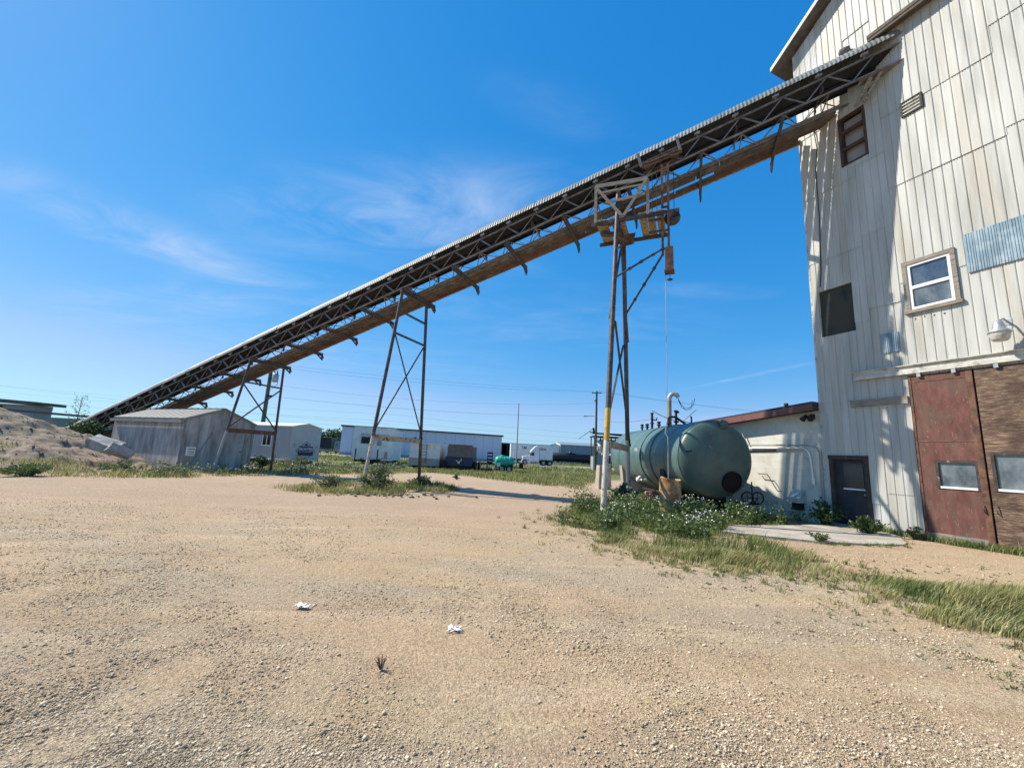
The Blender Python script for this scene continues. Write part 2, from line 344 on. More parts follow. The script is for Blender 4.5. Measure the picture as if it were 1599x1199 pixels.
M['red_block'] = mat('faded_red_block', [(.36,.13,.09),(.48,.2,.14)], rough=.8, scale=6, dirt=(.6,.5,.42), dirt_amt=.7, dirt_scale=9)
M['pole_wood'] = mat('pole_wood', [(.055,.045,.038),(.11,.09,.075)], rough=.9, scale=4, stretch=(3,3,.4))
M['pole_green'] = mat('green_treated_wood', [(.075,.09,.075),(.13,.15,.125)], rough=.9, scale=4, stretch=(3,3,.4))
M['tank_car'] = mat('black_rail_tank', [(.008,.008,.016),(.02,.02,.032)], rough=.5, scale=1)
M['wire'] = mat('wire', [(.10,.11,.12),(.13,.14,.15)], rough=.6, scale=1)
M['paper'] = mat('white_litter', [(.80,.80,.80),(.88,.88,.88)], rough=.7, scale=9)
M['far_wall'] = mat('far_grey_cladding', [(.22,.25,.27),(.29,.32,.335)], rough=.7, scale=.8, stretch=(1,1,.3))
M['far_green'] = mat('far_green_cladding', [(.15,.19,.165),(.21,.25,.215)], rough=.7, scale=.8)
M['far_fascia'] = mat('far_brown_fascia', [(.075,.06,.055),(.11,.09,.08)], rough=.8, scale=1)
M['bark'] = mat('bark', [(.07,.055,.04),(.13,.10,.075)], rough=.95, scale=5, stretch=(2,2,.5))
M['leaf_dark'] = mat('dark_leaves', [(.018,.045,.016),(.035,.08,.024),(.055,.105,.035)], rough=.6, scale=1.2, island=.45, transl=.25)
M['leaf_mid'] = mat('weed_leaves', [(.05,.09,.022),(.10,.15,.042),(.17,.215,.075)], rough=.6, scale=2, island=.45, transl=.3)
M['leaf_grey'] = mat('grey_green_leaves', [(.075,.11,.045),(.13,.17,.075),(.2,.22,.11)], rough=.7, scale=2, island=.4, transl=.3)
M['grass'] = mat('green_grass', [(.085,.13,.026),(.16,.195,.055),(.30,.30,.11)], rough=.6, scale=1.1, island=.5, transl=.35)
M['grass_dry'] = mat('dry_grass', [(.17,.18,.05),(.33,.305,.125),(.54,.48,.27)], rough=.7, scale=1.3, island=.45, transl=.35)
M['flower'] = mat('white_petals', [(.74,.74,.71),(.86,.86,.83)], rough=.7, scale=5, transl=.2)
M['stone'] = mat('gravel_stone', [(.35,.275,.18),(.52,.42,.285),(.68,.565,.40)], rough=.9, scale=9, island=.5)
M['logo'] = mat('logo_navy', [(.02,.018,.05),(.035,.03,.075)], rough=.6, scale=3)
M['logo_white'] = mat('logo_white', [(.6,.6,.62),(.7,.7,.72)], rough=.6, scale=3)
M['grey_ink'] = mat('grey_lettering', [(.16,.17,.18),(.22,.23,.24)], rough=.7, scale=3)
M['stack'] = mat('tan_vent_pipe', [(.27,.235,.17),(.37,.33,.25)], rough=.7, scale=4, dirt=(.14,.10,.06), dirt_amt=.6, dirt_scale=3)
M['hatch_wood'] = mat('dark_red_brown_wood', [(.05,.028,.02),(.10,.058,.042)], rough=.9, scale=5)
M['bird'] = mat('nest_clay', [(.12,.11,.10),(.2,.18,.16)], rough=.95, scale=20)

# ------------------------------------------------------------------ ground
def ground_mat():
    m = bpy.data.materials.new('gravel_yard'); m.use_nodes = True
    t = m.node_tree; n = t.nodes; l = t.links; b = n['Principled BSDF']
    b.inputs['Roughness'].default_value = .95; b.inputs['Specular IOR Level'].default_value = .15
    c = n.new('ShaderNodeTexCoord'); P = c.outputs['Object']
    def noise_(scale, detail=5, rough=.6, stretch=None, dist=0):
        q = n.new('ShaderNodeTexNoise'); q.inputs['Scale'].default_value = scale; q.inputs['Detail'].default_value = detail; q.inputs['Roughness'].default_value = rough
        q.inputs['Distortion'].default_value = dist
        if stretch:
            mp = n.new('ShaderNodeMapping'); mp.inputs['Scale'].default_value = stretch[0]; mp.inputs['Rotation'].default_value = (0,0,stretch[1]); l.new(P, mp.inputs[0]); l.new(mp.outputs[0], q.inputs['Vector'])
        else: l.new(P, q.inputs['Vector'])
        return q.outputs['Fac']
    def rng_(v, a, b_, lo=0, hi=1, sm=True):
        r = n.new('ShaderNodeMapRange'); r.inputs['From Min'].default_value = a; r.inputs['From Max'].default_value = b_; r.inputs['To Min'].default_value = lo; r.inputs['To Max'].default_value = hi
        if sm: r.interpolation_type = 'SMOOTHSTEP'
        l.new(v, r.inputs['Value']); return r.outputs[0]
    def mixc(f, a, b_, blend='MIX'):
        x = n.new('ShaderNodeMix'); x.data_type = 'RGBA'; x.blend_type = blend
        if isinstance(f, float): x.inputs[0].default_value = f
        else: l.new(f, x.inputs[0])
        for s, v in ((6,a),(7,b_)):
            if isinstance(v, tuple): x.inputs[s].default_value = rgb(v)
            else: l.new(v, x.inputs[s])
        return x.outputs[2]
    def math_(op, a, b_):
        x = n.new('ShaderNodeMath'); x.operation = op
        for i,v in enumerate((a,b_)):
            if isinstance(v,(int,float)): x.inputs[i].default_value = v
            else: l.new(v, x.inputs[i])
        return x.outputs[0]
    base = mixc(rng_(noise_(.35,4), .35, .65), (.43,.315,.215), (.52,.385,.265))
    base = mixc(rng_(noise_(1.3,6), .4, .7), base, (.465,.355,.235))
    # loose grey gravel bands
    sp = n.new('ShaderNodeSeparateXYZ'); l.new(P, sp.inputs[0])
    bandn = noise_(.42, 5, .6, ((.55,1.3,1), R(-18)), .6)
    near = rng_(sp.outputs['Y'], 11.0, 6.0)
    band = math_('MULTIPLY', rng_(bandn, .44, .60), near)
    base = mixc(math_('MULTIPLY', band, .75), base, (.40,.335,.26))
    pale = math_('MULTIPLY', rng_(noise_(.9,4,.6,((.6,1.4,1),R(-25))), .52, .7), near)
    base = mixc(math_('MULTIPLY', pale, .6), base, (.53,.43,.285))
    # tyre tracks
    tr = noise_(2.6, 3, .5, ((.05,1.1,1), R(-14)), .3)
    base = mixc(rng_(tr, .56, .72, 0, .55), base, (.36,.255,.185))
    tr2 = noise_(2.3, 3, .5, ((.05,1.0,1), R(8)), .3)
    base = mixc(rng_(tr2, .56, .72, 0, .5), base, (.57,.435,.315))
    vd = n.new('ShaderNodeVectorMath'); vd.operation = 'DISTANCE'; vd.inputs[1].default_value = (6, -34, 0); l.new(P, vd.inputs[0])
    rad = math_('ADD', vd.outputs['Value'], math_('MULTIPLY', noise_(.12,3), 3.0))
    cbr = n.new('ShaderNodeCombineXYZ'); l.new(rad, cbr.inputs[0]); l.new(math_('MULTIPLY', sp.outputs['X'], .04), cbr.inputs[1])
    nr_ = n.new('ShaderNodeTexNoise'); nr_.inputs['Scale'].default_value = 1.5; nr_.inputs['Detail'].default_value = 3; l.new(cbr.outputs[0], nr_.inputs['Vector'])
    lane = math_('MULTIPLY', rng_(nr_.outputs['Fac'], .54, .64), rng_(noise_(.3,4), .38, .58))
    base = mixc(math_('MULTIPLY', lane, .5), base, (.385,.285,.215))
    lane2 = math_('MULTIPLY', rng_(nr_.outputs['Fac'], .44, .34), rng_(noise_(.27,4), .42, .6))
    base = mixc(math_('MULTIPLY', lane2, .55), base, (.60,.475,.355))
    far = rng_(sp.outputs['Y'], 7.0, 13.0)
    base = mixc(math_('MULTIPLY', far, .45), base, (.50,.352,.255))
    oil = rng_(noise_(.55,6,.65), .64, .72)
    base = mixc(math_('MULTIPLY', oil, .35), base, (.25,.195,.15))
    # pebbles
    wv = n.new('ShaderNodeTexNoise'); wv.inputs['Scale'].default_value = 60; wv.inputs['Detail'].default_value = 3; l.new(P, wv.inputs['Vector'])
    wm_ = n.new('ShaderNodeVectorMath'); wm_.operation = 'MULTIPLY_ADD'; wm_.inputs[1].default_value = (.03,.03,.03); l.new(wv.outputs['Color'], wm_.inputs[0]); l.new(P, wm_.inputs[2])
    vo = n.new('ShaderNodeTexVoronoi'); vo.inputs['Scale'].default_value = 85; l.new(wm_.outputs[0], vo.inputs['Vector'])
    vc = n.new('ShaderNodeSeparateColor'); l.new(vo.outputs['Color'], vc.inputs[0])
    peb = rng_(vc.outputs[0], 0, 1, .62, 1.38, False)
    pc = n.new('ShaderNodeCombineColor'); 
    for i in range(3): l.new(peb, pc.inputs[i])
    base = mixc(.85, base, pc.outputs[0], 'MULTIPLY')
    vb = n.new('ShaderNodeTexVoronoi'); vb.inputs['Scale'].default_value = 26; l.new(wm_.outputs[0], vb.inputs['Vector'])
    dark = math_('MULTIPLY', rng_(vb.outputs['Distance'], .16, .07), rng_(noise_(1.9,4), .52, .66))
    base = mixc(math_('MULTIPLY', dark, .45), base, (.15,.125,.10))
    # grass land further back
    gy = math_('ADD', sp.outputs['Y'], math_('MULTIPLY', math_('SUBTRACT', noise_(.12,5), .5), 26))
    gx = math_('ADD', gy, math_('MULTIPLY', sp.outputs['X'], -.18))
    gcol = mixc(rng_(noise_(.5,6), .35, .65), (.10,.125,.04), (.235,.22,.10))
    gcol = mixc(rng_(noise_(.09,4), .4, .6), gcol, (.15,.165,.06))
    grass_f = rng_(gx, 33, 37)
    # a gravel road between the grass
    ry = math_('ADD', sp.outputs['Y'], math_('MULTIPLY', sp.outputs['X'], -.12))
    road = math_('MULTIPLY', rng_(ry, 68, 71), rng_(ry, 92, 86))
    base = mixc(grass_f, base, gcol)
    base = mixc(road, base, (.33,.305,.27))
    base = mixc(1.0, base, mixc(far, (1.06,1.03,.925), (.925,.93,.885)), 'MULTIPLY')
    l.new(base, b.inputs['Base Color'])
    h = math_('ADD', math_('MULTIPLY', vo.outputs['Distance'], -.35), math_('MULTIPLY', noise_(70,6,.7), 1.0))
    h = math_('ADD', h, math_('MULTIPLY', noise_(14,7,.65), 1.8))
    bp = n.new('ShaderNodeBump'); bp.inputs['Strength'].default_value = .9; bp.inputs['Distance'].default_value = .022
    l.new(h, bp.inputs['Height']); l.new(bp.outputs[0], b.inputs['Normal'])
    return m
M['ground'] = ground_mat()

def gz(x, y):
    """gentle unevenness of the yard"""
    d = math.hypot(x, y)
    return (noise.noise((x*.35, y*.35, 0))*.05+noise.noise((x*1.6, y*1.6, 3))*.014)*min(1, max(0, (45-d)/25))
def axis_pts():
    a = list(np.arange(-40, 40.01, .5)); b = [45,55,70,95,130,190,280,420,700,1200]
    return [-q for q in reversed(b)]+a+b
gxs = axis_pts()
gys = [-60,-30,-15,-8]+list(np.arange(-4, 14, .25))+list(np.arange(14, 45, .5))+[48,53,60,70,85,105,140,190,280,420,700,1300]
gv = np.array([(x, y, gz(x, y)) for y in gys for x in gxs])
nx = len(gxs); ii = []
for j in range(len(gys)-1):
    for i in range(nx-1):
        a = j*nx+i; ii += [a, a+1, a+nx+1, a+nx]
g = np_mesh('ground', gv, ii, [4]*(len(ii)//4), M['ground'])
g.data.polygons.foreach_set('use_smooth', [True]*len(g.data.polygons))
tag(g, kind='structure')

# dirt pile on the left
def pile_z(x, y):
    cx, cy = -27.6, 21.0
    dx, dy = x-cx, y-cy
    r = math.hypot(dx, dy*1.18)
    h = max(0, 2.95-.322*r)
    if h > 2.5: h = 2.5+(h-2.5)*.5
    n = noise.fractal((x*.55, y*.55, 2.0), 1.0, 2.1, 5)*.22+noise.noise((x*2.3, y*2.3, 5))*.10+abs(noise.noise((x*1.1, y*1.1, 8)))*.13+noise.noise((x*4.5, y*4.5, 1))*.05
    toe = 1/(1+math.exp(-(10.4-r)*1.6))
    low = .42*math.exp(-((x+18.2)/2.6)**2-((y-16.6)/1.7)**2)+.35*math.exp(-((x+21.5)/1.8)**2-((y-15.2)/1.3)**2)
    return (h+n*1.2+low)*toe-(1-toe)*.12
px = np.arange(-42, -13.9, .15); py = np.arange(9.5, 33, .15)
pv = [(x, y, pile_z(x, y)) for y in py for x in px]
ii = []
for j in range(len(py)-1):
    for i in range(len(px)-1):
        a = j*len(px)+i; ii += [a, a+1, a+len(px)+1, a+len(px)]
M['dirt'] = mat('pile_dirt', [(.14,.10,.068),(.245,.18,.125),(.36,.275,.20)], rough=.95, scale=3.2, dirt=(.15,.15,.065), dirt_amt=.6, dirt_scale=.55, dirt_lo=.5, dirt_hi=.68, bump=.9, bscale=16, detail=10)
pile = np_mesh('dirt_pile', np.array(pv), ii, [4]*(len(ii)//4), M['dirt'])
pile.data.polygons.foreach_set('use_smooth', [True]*len(pile.data.polygons))
tag(pile, 'large sloping pile of brown dirt and gravel left of the shed', 'dirt pile')

# ------------------------------------------------------------------ elevator building (frame: u along wall, o outwards, z up)
P0 = Vector((11.13, 11.28, 0)); D = Vector((-.3894,.9211,0)); NN = Vector((-.9211,-.3894,0))
WF = frame(P0, D, NN)
bld = thing('elevator_building', 'tall white corrugated metal building with red sliding doors at the right edge', 'building', P0)
U1, U0, URIDGE, ZE, PIT = 2.30, -11.3, -4.5, 17.35, .68
def ztop(u): return ZE+PIT*((2.3-u) if u > URIDGE else (u+11.3))
HOLES = [(-3.75,-.04,-1,4.38),(1.13,2.12,-1,2.12),(1.10,2.08,6.04,7.64),(-1.24,-.26,6.24,7.62),(.33,1.00,11.72,13.45)]
def siding():
    V=[];F=[];C=[]
    prof = [(0,.002),(.024,.015),(.050,.001),(.076,.015),(.102,.001),(.128,.015),(.154,.001),(.174,.013),(.187,.001),(.190,-.010),(.195,-.010),(.2,.002)]
    pitch=.2; nr=int(round((U1-U0)/pitch)); k=0
    for c0 in range(0, nr, 4):
        if c0==0 or rng.uniform()>.55:
            zs=[-.25]; z=rng.uniform(.6,2.4)
            while z<22.5: zs.append(z); z+=rng.choice([1.83,2.44,2.44,3.05])
            zs.append(23)
        for r in range(len(zs)-1):
            za=zs[r]-(.05 if r else 0); zb=zs[r+1]
            off=.004+rng.uniform(0,.011); tilt=rng.uniform(-.012,.012)
            ub=U1-c0*pitch
            pts=[]
            for q in range(4):
                for (du,do) in prof[:-1]: pts.append((ub-(q*pitch+du), do))
            pts.append((ub-4*pitch-.014, .007))
            colv=[]
            for (u,do) in pts:
                if u<U0-.01: break
                colv.append((u,do))
            # split by holes: find z spans per strip
            for i in range(len(colv)-1):
                um=(colv[i][0]+colv[i+1][0])/2
                spans=[(za,min(zb,ztop(um)))]
                for (a,b,c,d) in HOLES:
                    if a<um<b:
                        ns=[]
                        for (p,q2) in spans:
                            if d<=p or c>=q2: ns.append((p,q2)); continue
                            if c>p: ns.append((p,c))
                            if d<q2: ns.append((d,q2))
                        spans=ns
                for (p,q2) in spans:
                    if q2-p<.02: continue
                    b0=len(V)
                    for (u,do) in (colv[i],colv[i+1]):
                        for zz in (p,q2):
                            t=(zz-za)/max(.1,zb-za)
                            V.append((u+tilt*(zz-za)*.15, do+off+.018*(1-t)**2, zz))
                    F+= [b0,b0+2,b0+3,b0+1]; C.append(4)
    # weld per sheet is not needed for the look; keep islands per sheet by merging close vertices
    W=[WF@Vector(v)-P0 for v in V]
    o=np_mesh('siding', np.array([tuple(w) for w in W]), F, C, M['siding'], bld)
    bm=bmesh.new(); bm.from_mesh(o.data); bmesh.ops.remove_doubles(bm, verts=bm.verts, dist=.0008); bm.to_mesh(o.data); bm.free()
    ORG[o.name]=org(bld).copy()
siding()
# backing walls behind the sheets (dark frame of the building)
b=MB(WF); n_=40
poly=[(U0+.05,-.3),(U1-.03,-.3),(U1-.03,ztop(U1)-.1),(URIDGE,ztop(URIDGE)-.1),(U0+.05,ztop(U0)-.1)]
b.prism([(p[0],p[1]) for p in poly],'y',-9,-.55); b.build('wall', M['soffit'], bld)
b=MB(WF)   # reveals so that no light leaks round the sheets
b.box(U1-.03,U1,-9,0,-.3,ZE); b.build('side_wall', M['siding'], bld)
b=MB(WF); b.box(U1-.02,U1+.035,-.05,.035,-.2,ZE); b.build('corner_trim', M['siding_trim'], bld)
# roof
b=MB(WF)
for sgn in (1,-1):
    if sgn==1: ua,ub=URIDGE,U1+.62
    else: ua,ub=URIDGE,U0-.62
    za=ztop(URIDGE)+.12; zb=za-PIT*abs(ub-ua)
    t=.13
    b.hexa([(ua,-9.4,za),(ub,-9.4,zb),(ub,.43,zb),(ua,.43,za),(ua,-9.4,za+t),(ub,-9.4,zb+t),(ub,.43,zb+t),(ua,.43,za+t)])
b.build('roof', M['soffit'], bld)
b=MB(WF)
for ub in (U1+.62,U0-.62):
    za=ztop(URIDGE)+.12; zb=za-PIT*abs(ub-URIDGE)
    b.hexa([(URIDGE,.433,za+.02),(ub,.433,zb+.02),(ub,.465,zb+.02),(URIDGE,.465,za+.02),(URIDGE,.433,za+.17),(ub,.433,zb+.17),(ub,.465,zb+.17),(URIDGE,.465,za+.17)])
b.build('rake_trim', M['eave_white'], bld)
# ledge above the conveyor mouth
b=MB(WF); b.box(-5.2,-.12,.0,.36,15.40,15.52); b.box(-5.2,-.12,.26,.34,15.30,15.40); b.build('ledge', M['soffit'], bld)
# openings
def recess(u0,u1,z0,z1,depth,m,name):
    b=MB(WF); b.box(u0,u1,-depth-.04,-depth,z0,z1); return b
b=MB(WF); b.box(1.06,2.12,-.5,.0,6.0,6.03); b.box(1.06,2.12,-.5,0,7.65,7.68); b.box(1.02,1.09,-.5,.0,6.0,7.68); b.box(2.09,2.14,-.5,.0,6.0,7.68)
wb=b.build('boarded_window', M['siding_trim'], bld)
b=MB(WF); b.box(1.09,2.09,-.10,-.06,6.03,7.65); b.build('board', M['dark_board'], wb)
# sash window
b=MB(WF)
u0,u1,z0,z1=-1.31,-.19,6.15,7.70
b.box(u0,u1,-.02,.075,z1-.1,z1); b.box(u0-.04,u1+.04,-.02,.11,z0,z0+.09)
b.box(u0,u0+.1,-.02,.07,z0+.09,z1-.1); b.box(u1-.1,u1,-.02,.07,z0+.09,z1-.1)
win=b.build('window', M['weathered_wood'], bld)
b=MB(WF); w0,w1=u0+.1,u1-.1; y0,y1=z0+.09,z1-.1; ym=(y0+y1)/2-.02
for q in ((w0,w1,y1-.07,y1),(w0,w1,y0,y0+.08),(w0,w1,ym-.045,ym+.045)): b.box(q[0],q[1],-.03,.045,q[2],q[3])
b.box(w0,w0+.07,-.03,.044,y0+.08,y1-.07); b.box(w1-.07,w1,-.03,.044,y0+.08,y1-.07)
b.build('sash', M['vinyl'], win)
b=MB(WF); b.box(w0+.05,w1-.05,-.02,.0,ym+.03,y1-.05); b.build('pane', M['pane_blue'], win)
b=MB(WF); b.box(w0+.05,w1-.05,-.02,.012,y0+.06,ym-.03); b.build('pane', M['pane_dusty'], win, 'dusty lower pane')
# hatch below the conveyor
b=MB(WF); u0,u1,z0,z1=.31,1.02,11.68,13.48
b.box(u0-.03,u0+.05,-.4,.05,z0,z1); b.box(u1-.05,u1+.03,-.4,.05,z0,z1)
b.box(u0+.05,u1-.05,-.1,.045,z0,z0+.06); b.box(u0+.05,u1-.05,-.1,.045,z1-.06,z1)
b.box(u0+.05,u1-.05,-.06,.06,12.24,12.34); b.box(u0+.05,u1-.05,-.06,.06,12.86,12.96)
hat=b.build('hatch', M['hatch_wood'], bld)
b=MB(WF); b.box(u0+.05,u1-.05,-.22,-.18,z0+.06,z1-.06); b.build('hatch_board', M['grey_paint'], hat)
# louvre
b=MB(WF); u0,u1,z0,z1=-1.07,-.63,12.25,12.68
b.box(u0-.03,u0+.02,.0,.07,z0-.03,z1+.03); b.box(u1-.02,u1+.03,.0,.07,z0-.03,z1+.03); b.box(u0+.02,u1-.02,0,.069,z0-.03,z0); b.box(u0+.02,u1-.02,0,.069,z1,z1+.03)
lv=b.build('louvre', M['dark_frame'], bld)
b=MB(WF)
for k in range(4):
    z=z0+.015+k*.105; b.hexa([(u0+.02,.01,z+.05),(u1-.02,.01,z+.05),(u1-.02,.075,z),(u0+.02,.075,z),(u0+.02,.01,z+.08),(u1-.02,.01,z+.08),(u1-.02,.075,z+.03),(u0+.02,.075,z+.03)])
b.build('louvre_slat', M['siding_trim'], lv)
# galvanised patches
def patch(u0,u1,z0,z1,dz):
    b=MB(WF); n=int((u1-u0)/.2)
    for k in range(n):
        ua=u1-k*.2; ub=ua-.188
        b.hexa([(ua,.046,z0+dz*k),(ub,.046,z0+dz*k),(ub,.056,z0+dz*k),(ua,.056,z0+dz*k),(ua,.044,z1+dz*k),(ub,.044,z1+dz*k),(ub,.052,z1+dz*k),(ua,.052,z1+dz*k)])
        for q in (.05,.10,.15): b.hexa([(ua-q+.012,.055,z0+dz*k+.01),(ua-q-.012,.055,z0+dz*k+.01),(ua-q-.004,.068,z0+dz*k+.01),(ua-q+.004,.068,z0+dz*k+.01),(ua-q+.012,.051,z1+dz*k-.01),(ua-q-.012,.051,z1+dz*k-.01),(ua-q-.004,.064,z1+dz*k-.01),(ua-q+.004,.064,z1+dz*k-.01)])
    b.box(u0,u1,.030,.0435,z0+.01,z1-.01)
    b.build('metal_patch', M['blue_galv'], bld)
patch(-3.7,-1.5,6.88,7.95,.0); patch(.06,.48,5.14,5.73,0)
# door rail, plank
b=MB(WF); b.box(-4.4,1.22,.02,.10,4.50,4.66); b.box(-4.4,1.22,.10,.13,4.43,4.53); b.box(-4.4,1.25,.02,.16,4.66,4.685)
rail=b.build('door_rail', M['siding_trim'], bld)
for u in (-.3,-1.0,-1.75,-2.6,-3.2):
    b=MB(WF); b.box(u-.04,u+.04,.07,.12,4.32,4.50); b.build('hanger', M['galv'], rail)
b=MB(WF); b.box(.0,1.40,.025,.085,3.62,3.83); b.build('plank', M['weathered_wood'], bld)
b=MB(WF); b.box(-4.0,.02,-.5,-.25,-.1,4.45); b.build('door_backing', M['hole'], bld)
# sliding doors
def sliding(u0,u1,m,label,win,hu):
    dr=MB(WF)
    z0,z1=.06,4.36
    wu0,wu1,wz0,wz1=win
    for q in ((u0,u1,z0,wz0),(u0,u1,wz1,z1),(u0,wu0,wz0,wz1),(wu1,u1,wz0,wz1)): dr.box(q[0],q[1],.0,.05,q[2],q[3])
    o=dr.build('sliding_door', m, bld, label)
    fb=MB(WF)
    fb.box(wu0-.05,wu0+.01,-.01,.065,wz0-.05,wz1+.05); fb.box(wu1-.01,wu1+.05,-.01,.065,wz0-.05,wz1+.05); fb.box(wu0+.01,wu1-.01,-.01,.064,wz1-.01,wz1+.05)
    fr=fb.build('window_frame', M['dark_frame'], o)
    fb=MB(WF); fb.box(wu0+.01,wu1-.01,-.01,.075,wz0-.04,wz0+.015); fb.build('window_sill', M['white_paint'], o)
    fb=MB(WF); fb.box(wu0+.005,wu1-.005,.005,.018,wz0+.01,wz1); fb.build('pane', M['pane_dusty'], o)
    hb=MB(WF); hb.tube([(hu,.05,1.02),(hu+.02,.10,1.0),(hu+.02,.11,.92),(hu,.10,.85),(hu,.05,.83)],.012,6); hb.build('handle', M['steel'], o)
    return o
d1=sliding(-1.31,-.06,M['door_red'],'faded red sliding door leaf',(-1.15,-.45,1.40,2.02),-1.22)
b=MB(WF); b.box(-1.31,-1.19,.052,.066,.06,4.34); b.build('edge_strip', M['rust'], d1)
for z_ in (2.55,4.18):
    b=MB(WF); b.box(-1.19,-.06,.05,.058,z_,z_+.035); b.build('panel_seam', M['rust'], d1)
b=MB(WF); b.box(-.10,-.055,.05,.066,.06,4.34); b.build('edge_strip', M['rust'], d1)
b=MB(WF); b.box(-1.31,-.06,.052,.062,.04,.22); b.build('kick_board', M['weathered_wood'], d1)
sliding(-3.7,-1.345,M['door_brown'],'peeling brown plywood sliding door leaf',(-2.5,-1.47,1.42,2.24),-1.43)
# small entry door
b=MB(WF)
b.box(1.10,1.20,-.12,.06,0,2.03); b.box(2.05,2.15,-.12,.06,0,2.03); b.box(1.08,2.17,-.12,.065,2.03,2.15)
df=b.build('door_frame', M['dark_frame'], bld)
b=MB(WF); b.box(1.20,2.05,-.12,-.07,.03,2.03)
ed=b.build('entry_door', M['dark_door'], bld)
b=MB(WF); b.box(1.30,1.82,-.07,-.062,1.17,1.93); b.build('pane', M['pane_dark'], ed)
b=MB(WF); b.box(1.27,1.85,-.07,-.05,1.12,1.165); b.build('window_sill', M['white_paint'], ed)
b=MB(WF); b.lathe([(.03,0),(.03,.03),(.012,.03),(.012,.06),(.03,.06),(.034,.09),(.0,.10)],(1.26,-.07,1.0),(0,1,0),10); b.build('handle', M['galv'], ed)
b=MB(WF); b.box(1.05,2.2,.0,.35,-.05,.08); b.build('doorstep', M['concrete'], bld)
b=MB(WF); b.box(-4,1.05,.0,.055,-.1,.05); b.build('plinth', M['concrete'], bld)
# cable hanging by the corner
b=MB(WF); b.tube([(1.72,.03,14.6),(1.78,.06,13.6),(1.70,.10,12.9),(1.82,.07,12.1),(1.85,.04,10.2),(1.93,.04,8.4),(2.0,.03,7.8)],.014,6); b.build('cable', M['black'], bld)
for u in (-.35,-.55,-.75,-.95):
    b=MB(WF); b.lathe([(.022,0),(.022,.012),(0,.012)],(u,.02,5.98+.02*math.sin(u*9)),(0,1,0),8); b.build('rivet', M['rust'], bld)
# nest-like lump at the top of the conveyor
b=MB(WF); b.lathe([(0,-.12),(.12,-.09),(.19,.0),(.15,.1),(.05,.16),(0,.17)],(.62,.12,15.75),(.3,0,1),9)
for i in range(len(b.v)): b.v[i]=b.v[i]+noise.noise_vector(b.v[i]*5)*.06
o=b.build('nest', M['bird'], None); tag(o,'small grey lump stuck to the white wall just above the conveyor cover','nest')
# wall lamp
lamp=thing('wall_lamp','round white yard lamp on an arm above the sliding doors','lamp',WF@Vector((-1.98,.42,5.1)))
b=MB(WF); b.tube([(-2.02,.02,5.42),(-2.01,.2,5.47),(-1.99,.36,5.40)],.022,8); b.box(-2.1,-1.94,.015,.04,5.33,5.5); b.build('arm', M['galv'], lamp)
b=MB(WF); b.lathe([(0,.36),(.075,.35),(.10,.26),(.115,.17),(.19,.10),(.20,.06),(.185,.055)],(-1.98,.42,5.02),(0,0,1),20); b.build('lamp_head', M['galv'], lamp)
b=MB(WF); b.lathe([(.184,.07),(.175,.0),(.15,-.10),(.12,-.13),(0,-.13)],(-1.98,.42,5.02),(0,0,1),20); b.build('lens', M['siding_trim'], lamp)
b=MB(WF); b.lathe([(.035,0),(.035,.03),(0,.035)],(-2.36,.02,5.56),(0,1,0),10); b.build('sensor', M['black'], lamp)

# ------------------------------------------------------------------ white block annex
ann=thing('block_annex','low whitewashed block building with maroon roof edge behind the green tank','building',WF@Vector((2.3,0,0)))
def zr(u): return 3.62-.088*(u-2.3)
b=MB(WF); b.prism([(2.34,-.3),(9.5,-.3),(9.5,zr(9.5)),(2.34,zr(2.34))],'y',-6,-.06); b.build('wall', M['block_white'], ann)
b=MB(WF); b.hexa([(2.34,-6.3,zr(2.34)),(9.9,-6.3,zr(9.9)),(9.9,.36,zr(9.9)),(2.34,.36,zr(2.34)),(2.34,-6.3,zr(2.34)+.26),(9.9,-6.3,zr(9.9)+.26),(9.9,.36,zr(9.9)+.26),(2.34,.36,zr(2.34)+.26)]); rf=b.build('roof', M['roof_dark'], ann)
b=MB(WF); b.hexa([(2.34,.363,zr(2.34)-.03),(9.9,.363,zr(9.9)-.03),(9.9,.38,zr(9.9)-.03),(2.34,.38,zr(2.34)-.03),(2.34,.363,zr(2.34)+.19),(9.9,.363,zr(9.9)+.19),(9.9,.38,zr(9.9)+.19),(2.34,.38,zr(2.34)+.19)]); b.build('fascia', M['fascia'], ann)
b=MB(WF); b.tube([(4.2,-1.2,zr(4.2)+.2),(4.2,-1.2,zr(4.2)+.62)],.05,8); b.lathe([(.08,0),(.08,.08),(0,.1)],(4.2,-1.2,zr(4.2)+.6),(0,0,1),8); b.build('vent_pipe', M['black'], rf)
b=MB(WF); b.tube([(5.15,.06,2.92),(4.98,.06,2.52),(4.90,.06,2.47),(3.0,.06,2.47),(2.62,.06,2.46),(2.46,.06,2.38),(2.40,.06,2.2),(2.38,.06,.3)],.026,8); b.build('conduit', M['grey_paint'], ann)
b=MB(WF); b.tube([(5.0,.02,2.36),(3.0,.02,2.37),(2.86,.02,2.34),(2.76,.02,2.22),(2.72,.02,2.0),(2.68,.02,1.35)],.032,8); b.lathe([(.05,0),(.055,.16),(.04,.2)],(2.68,.02,1.2),(0,0,1),8); b.build('conduit', M['vinyl'], ann, 'pale thick conduit')
b=MB(WF); b.tube([(5.0,-.02,2.27),(3.9,-.02,2.30)],.03,8); b.build('conduit', M['steel'], ann, 'dark lower conduit')
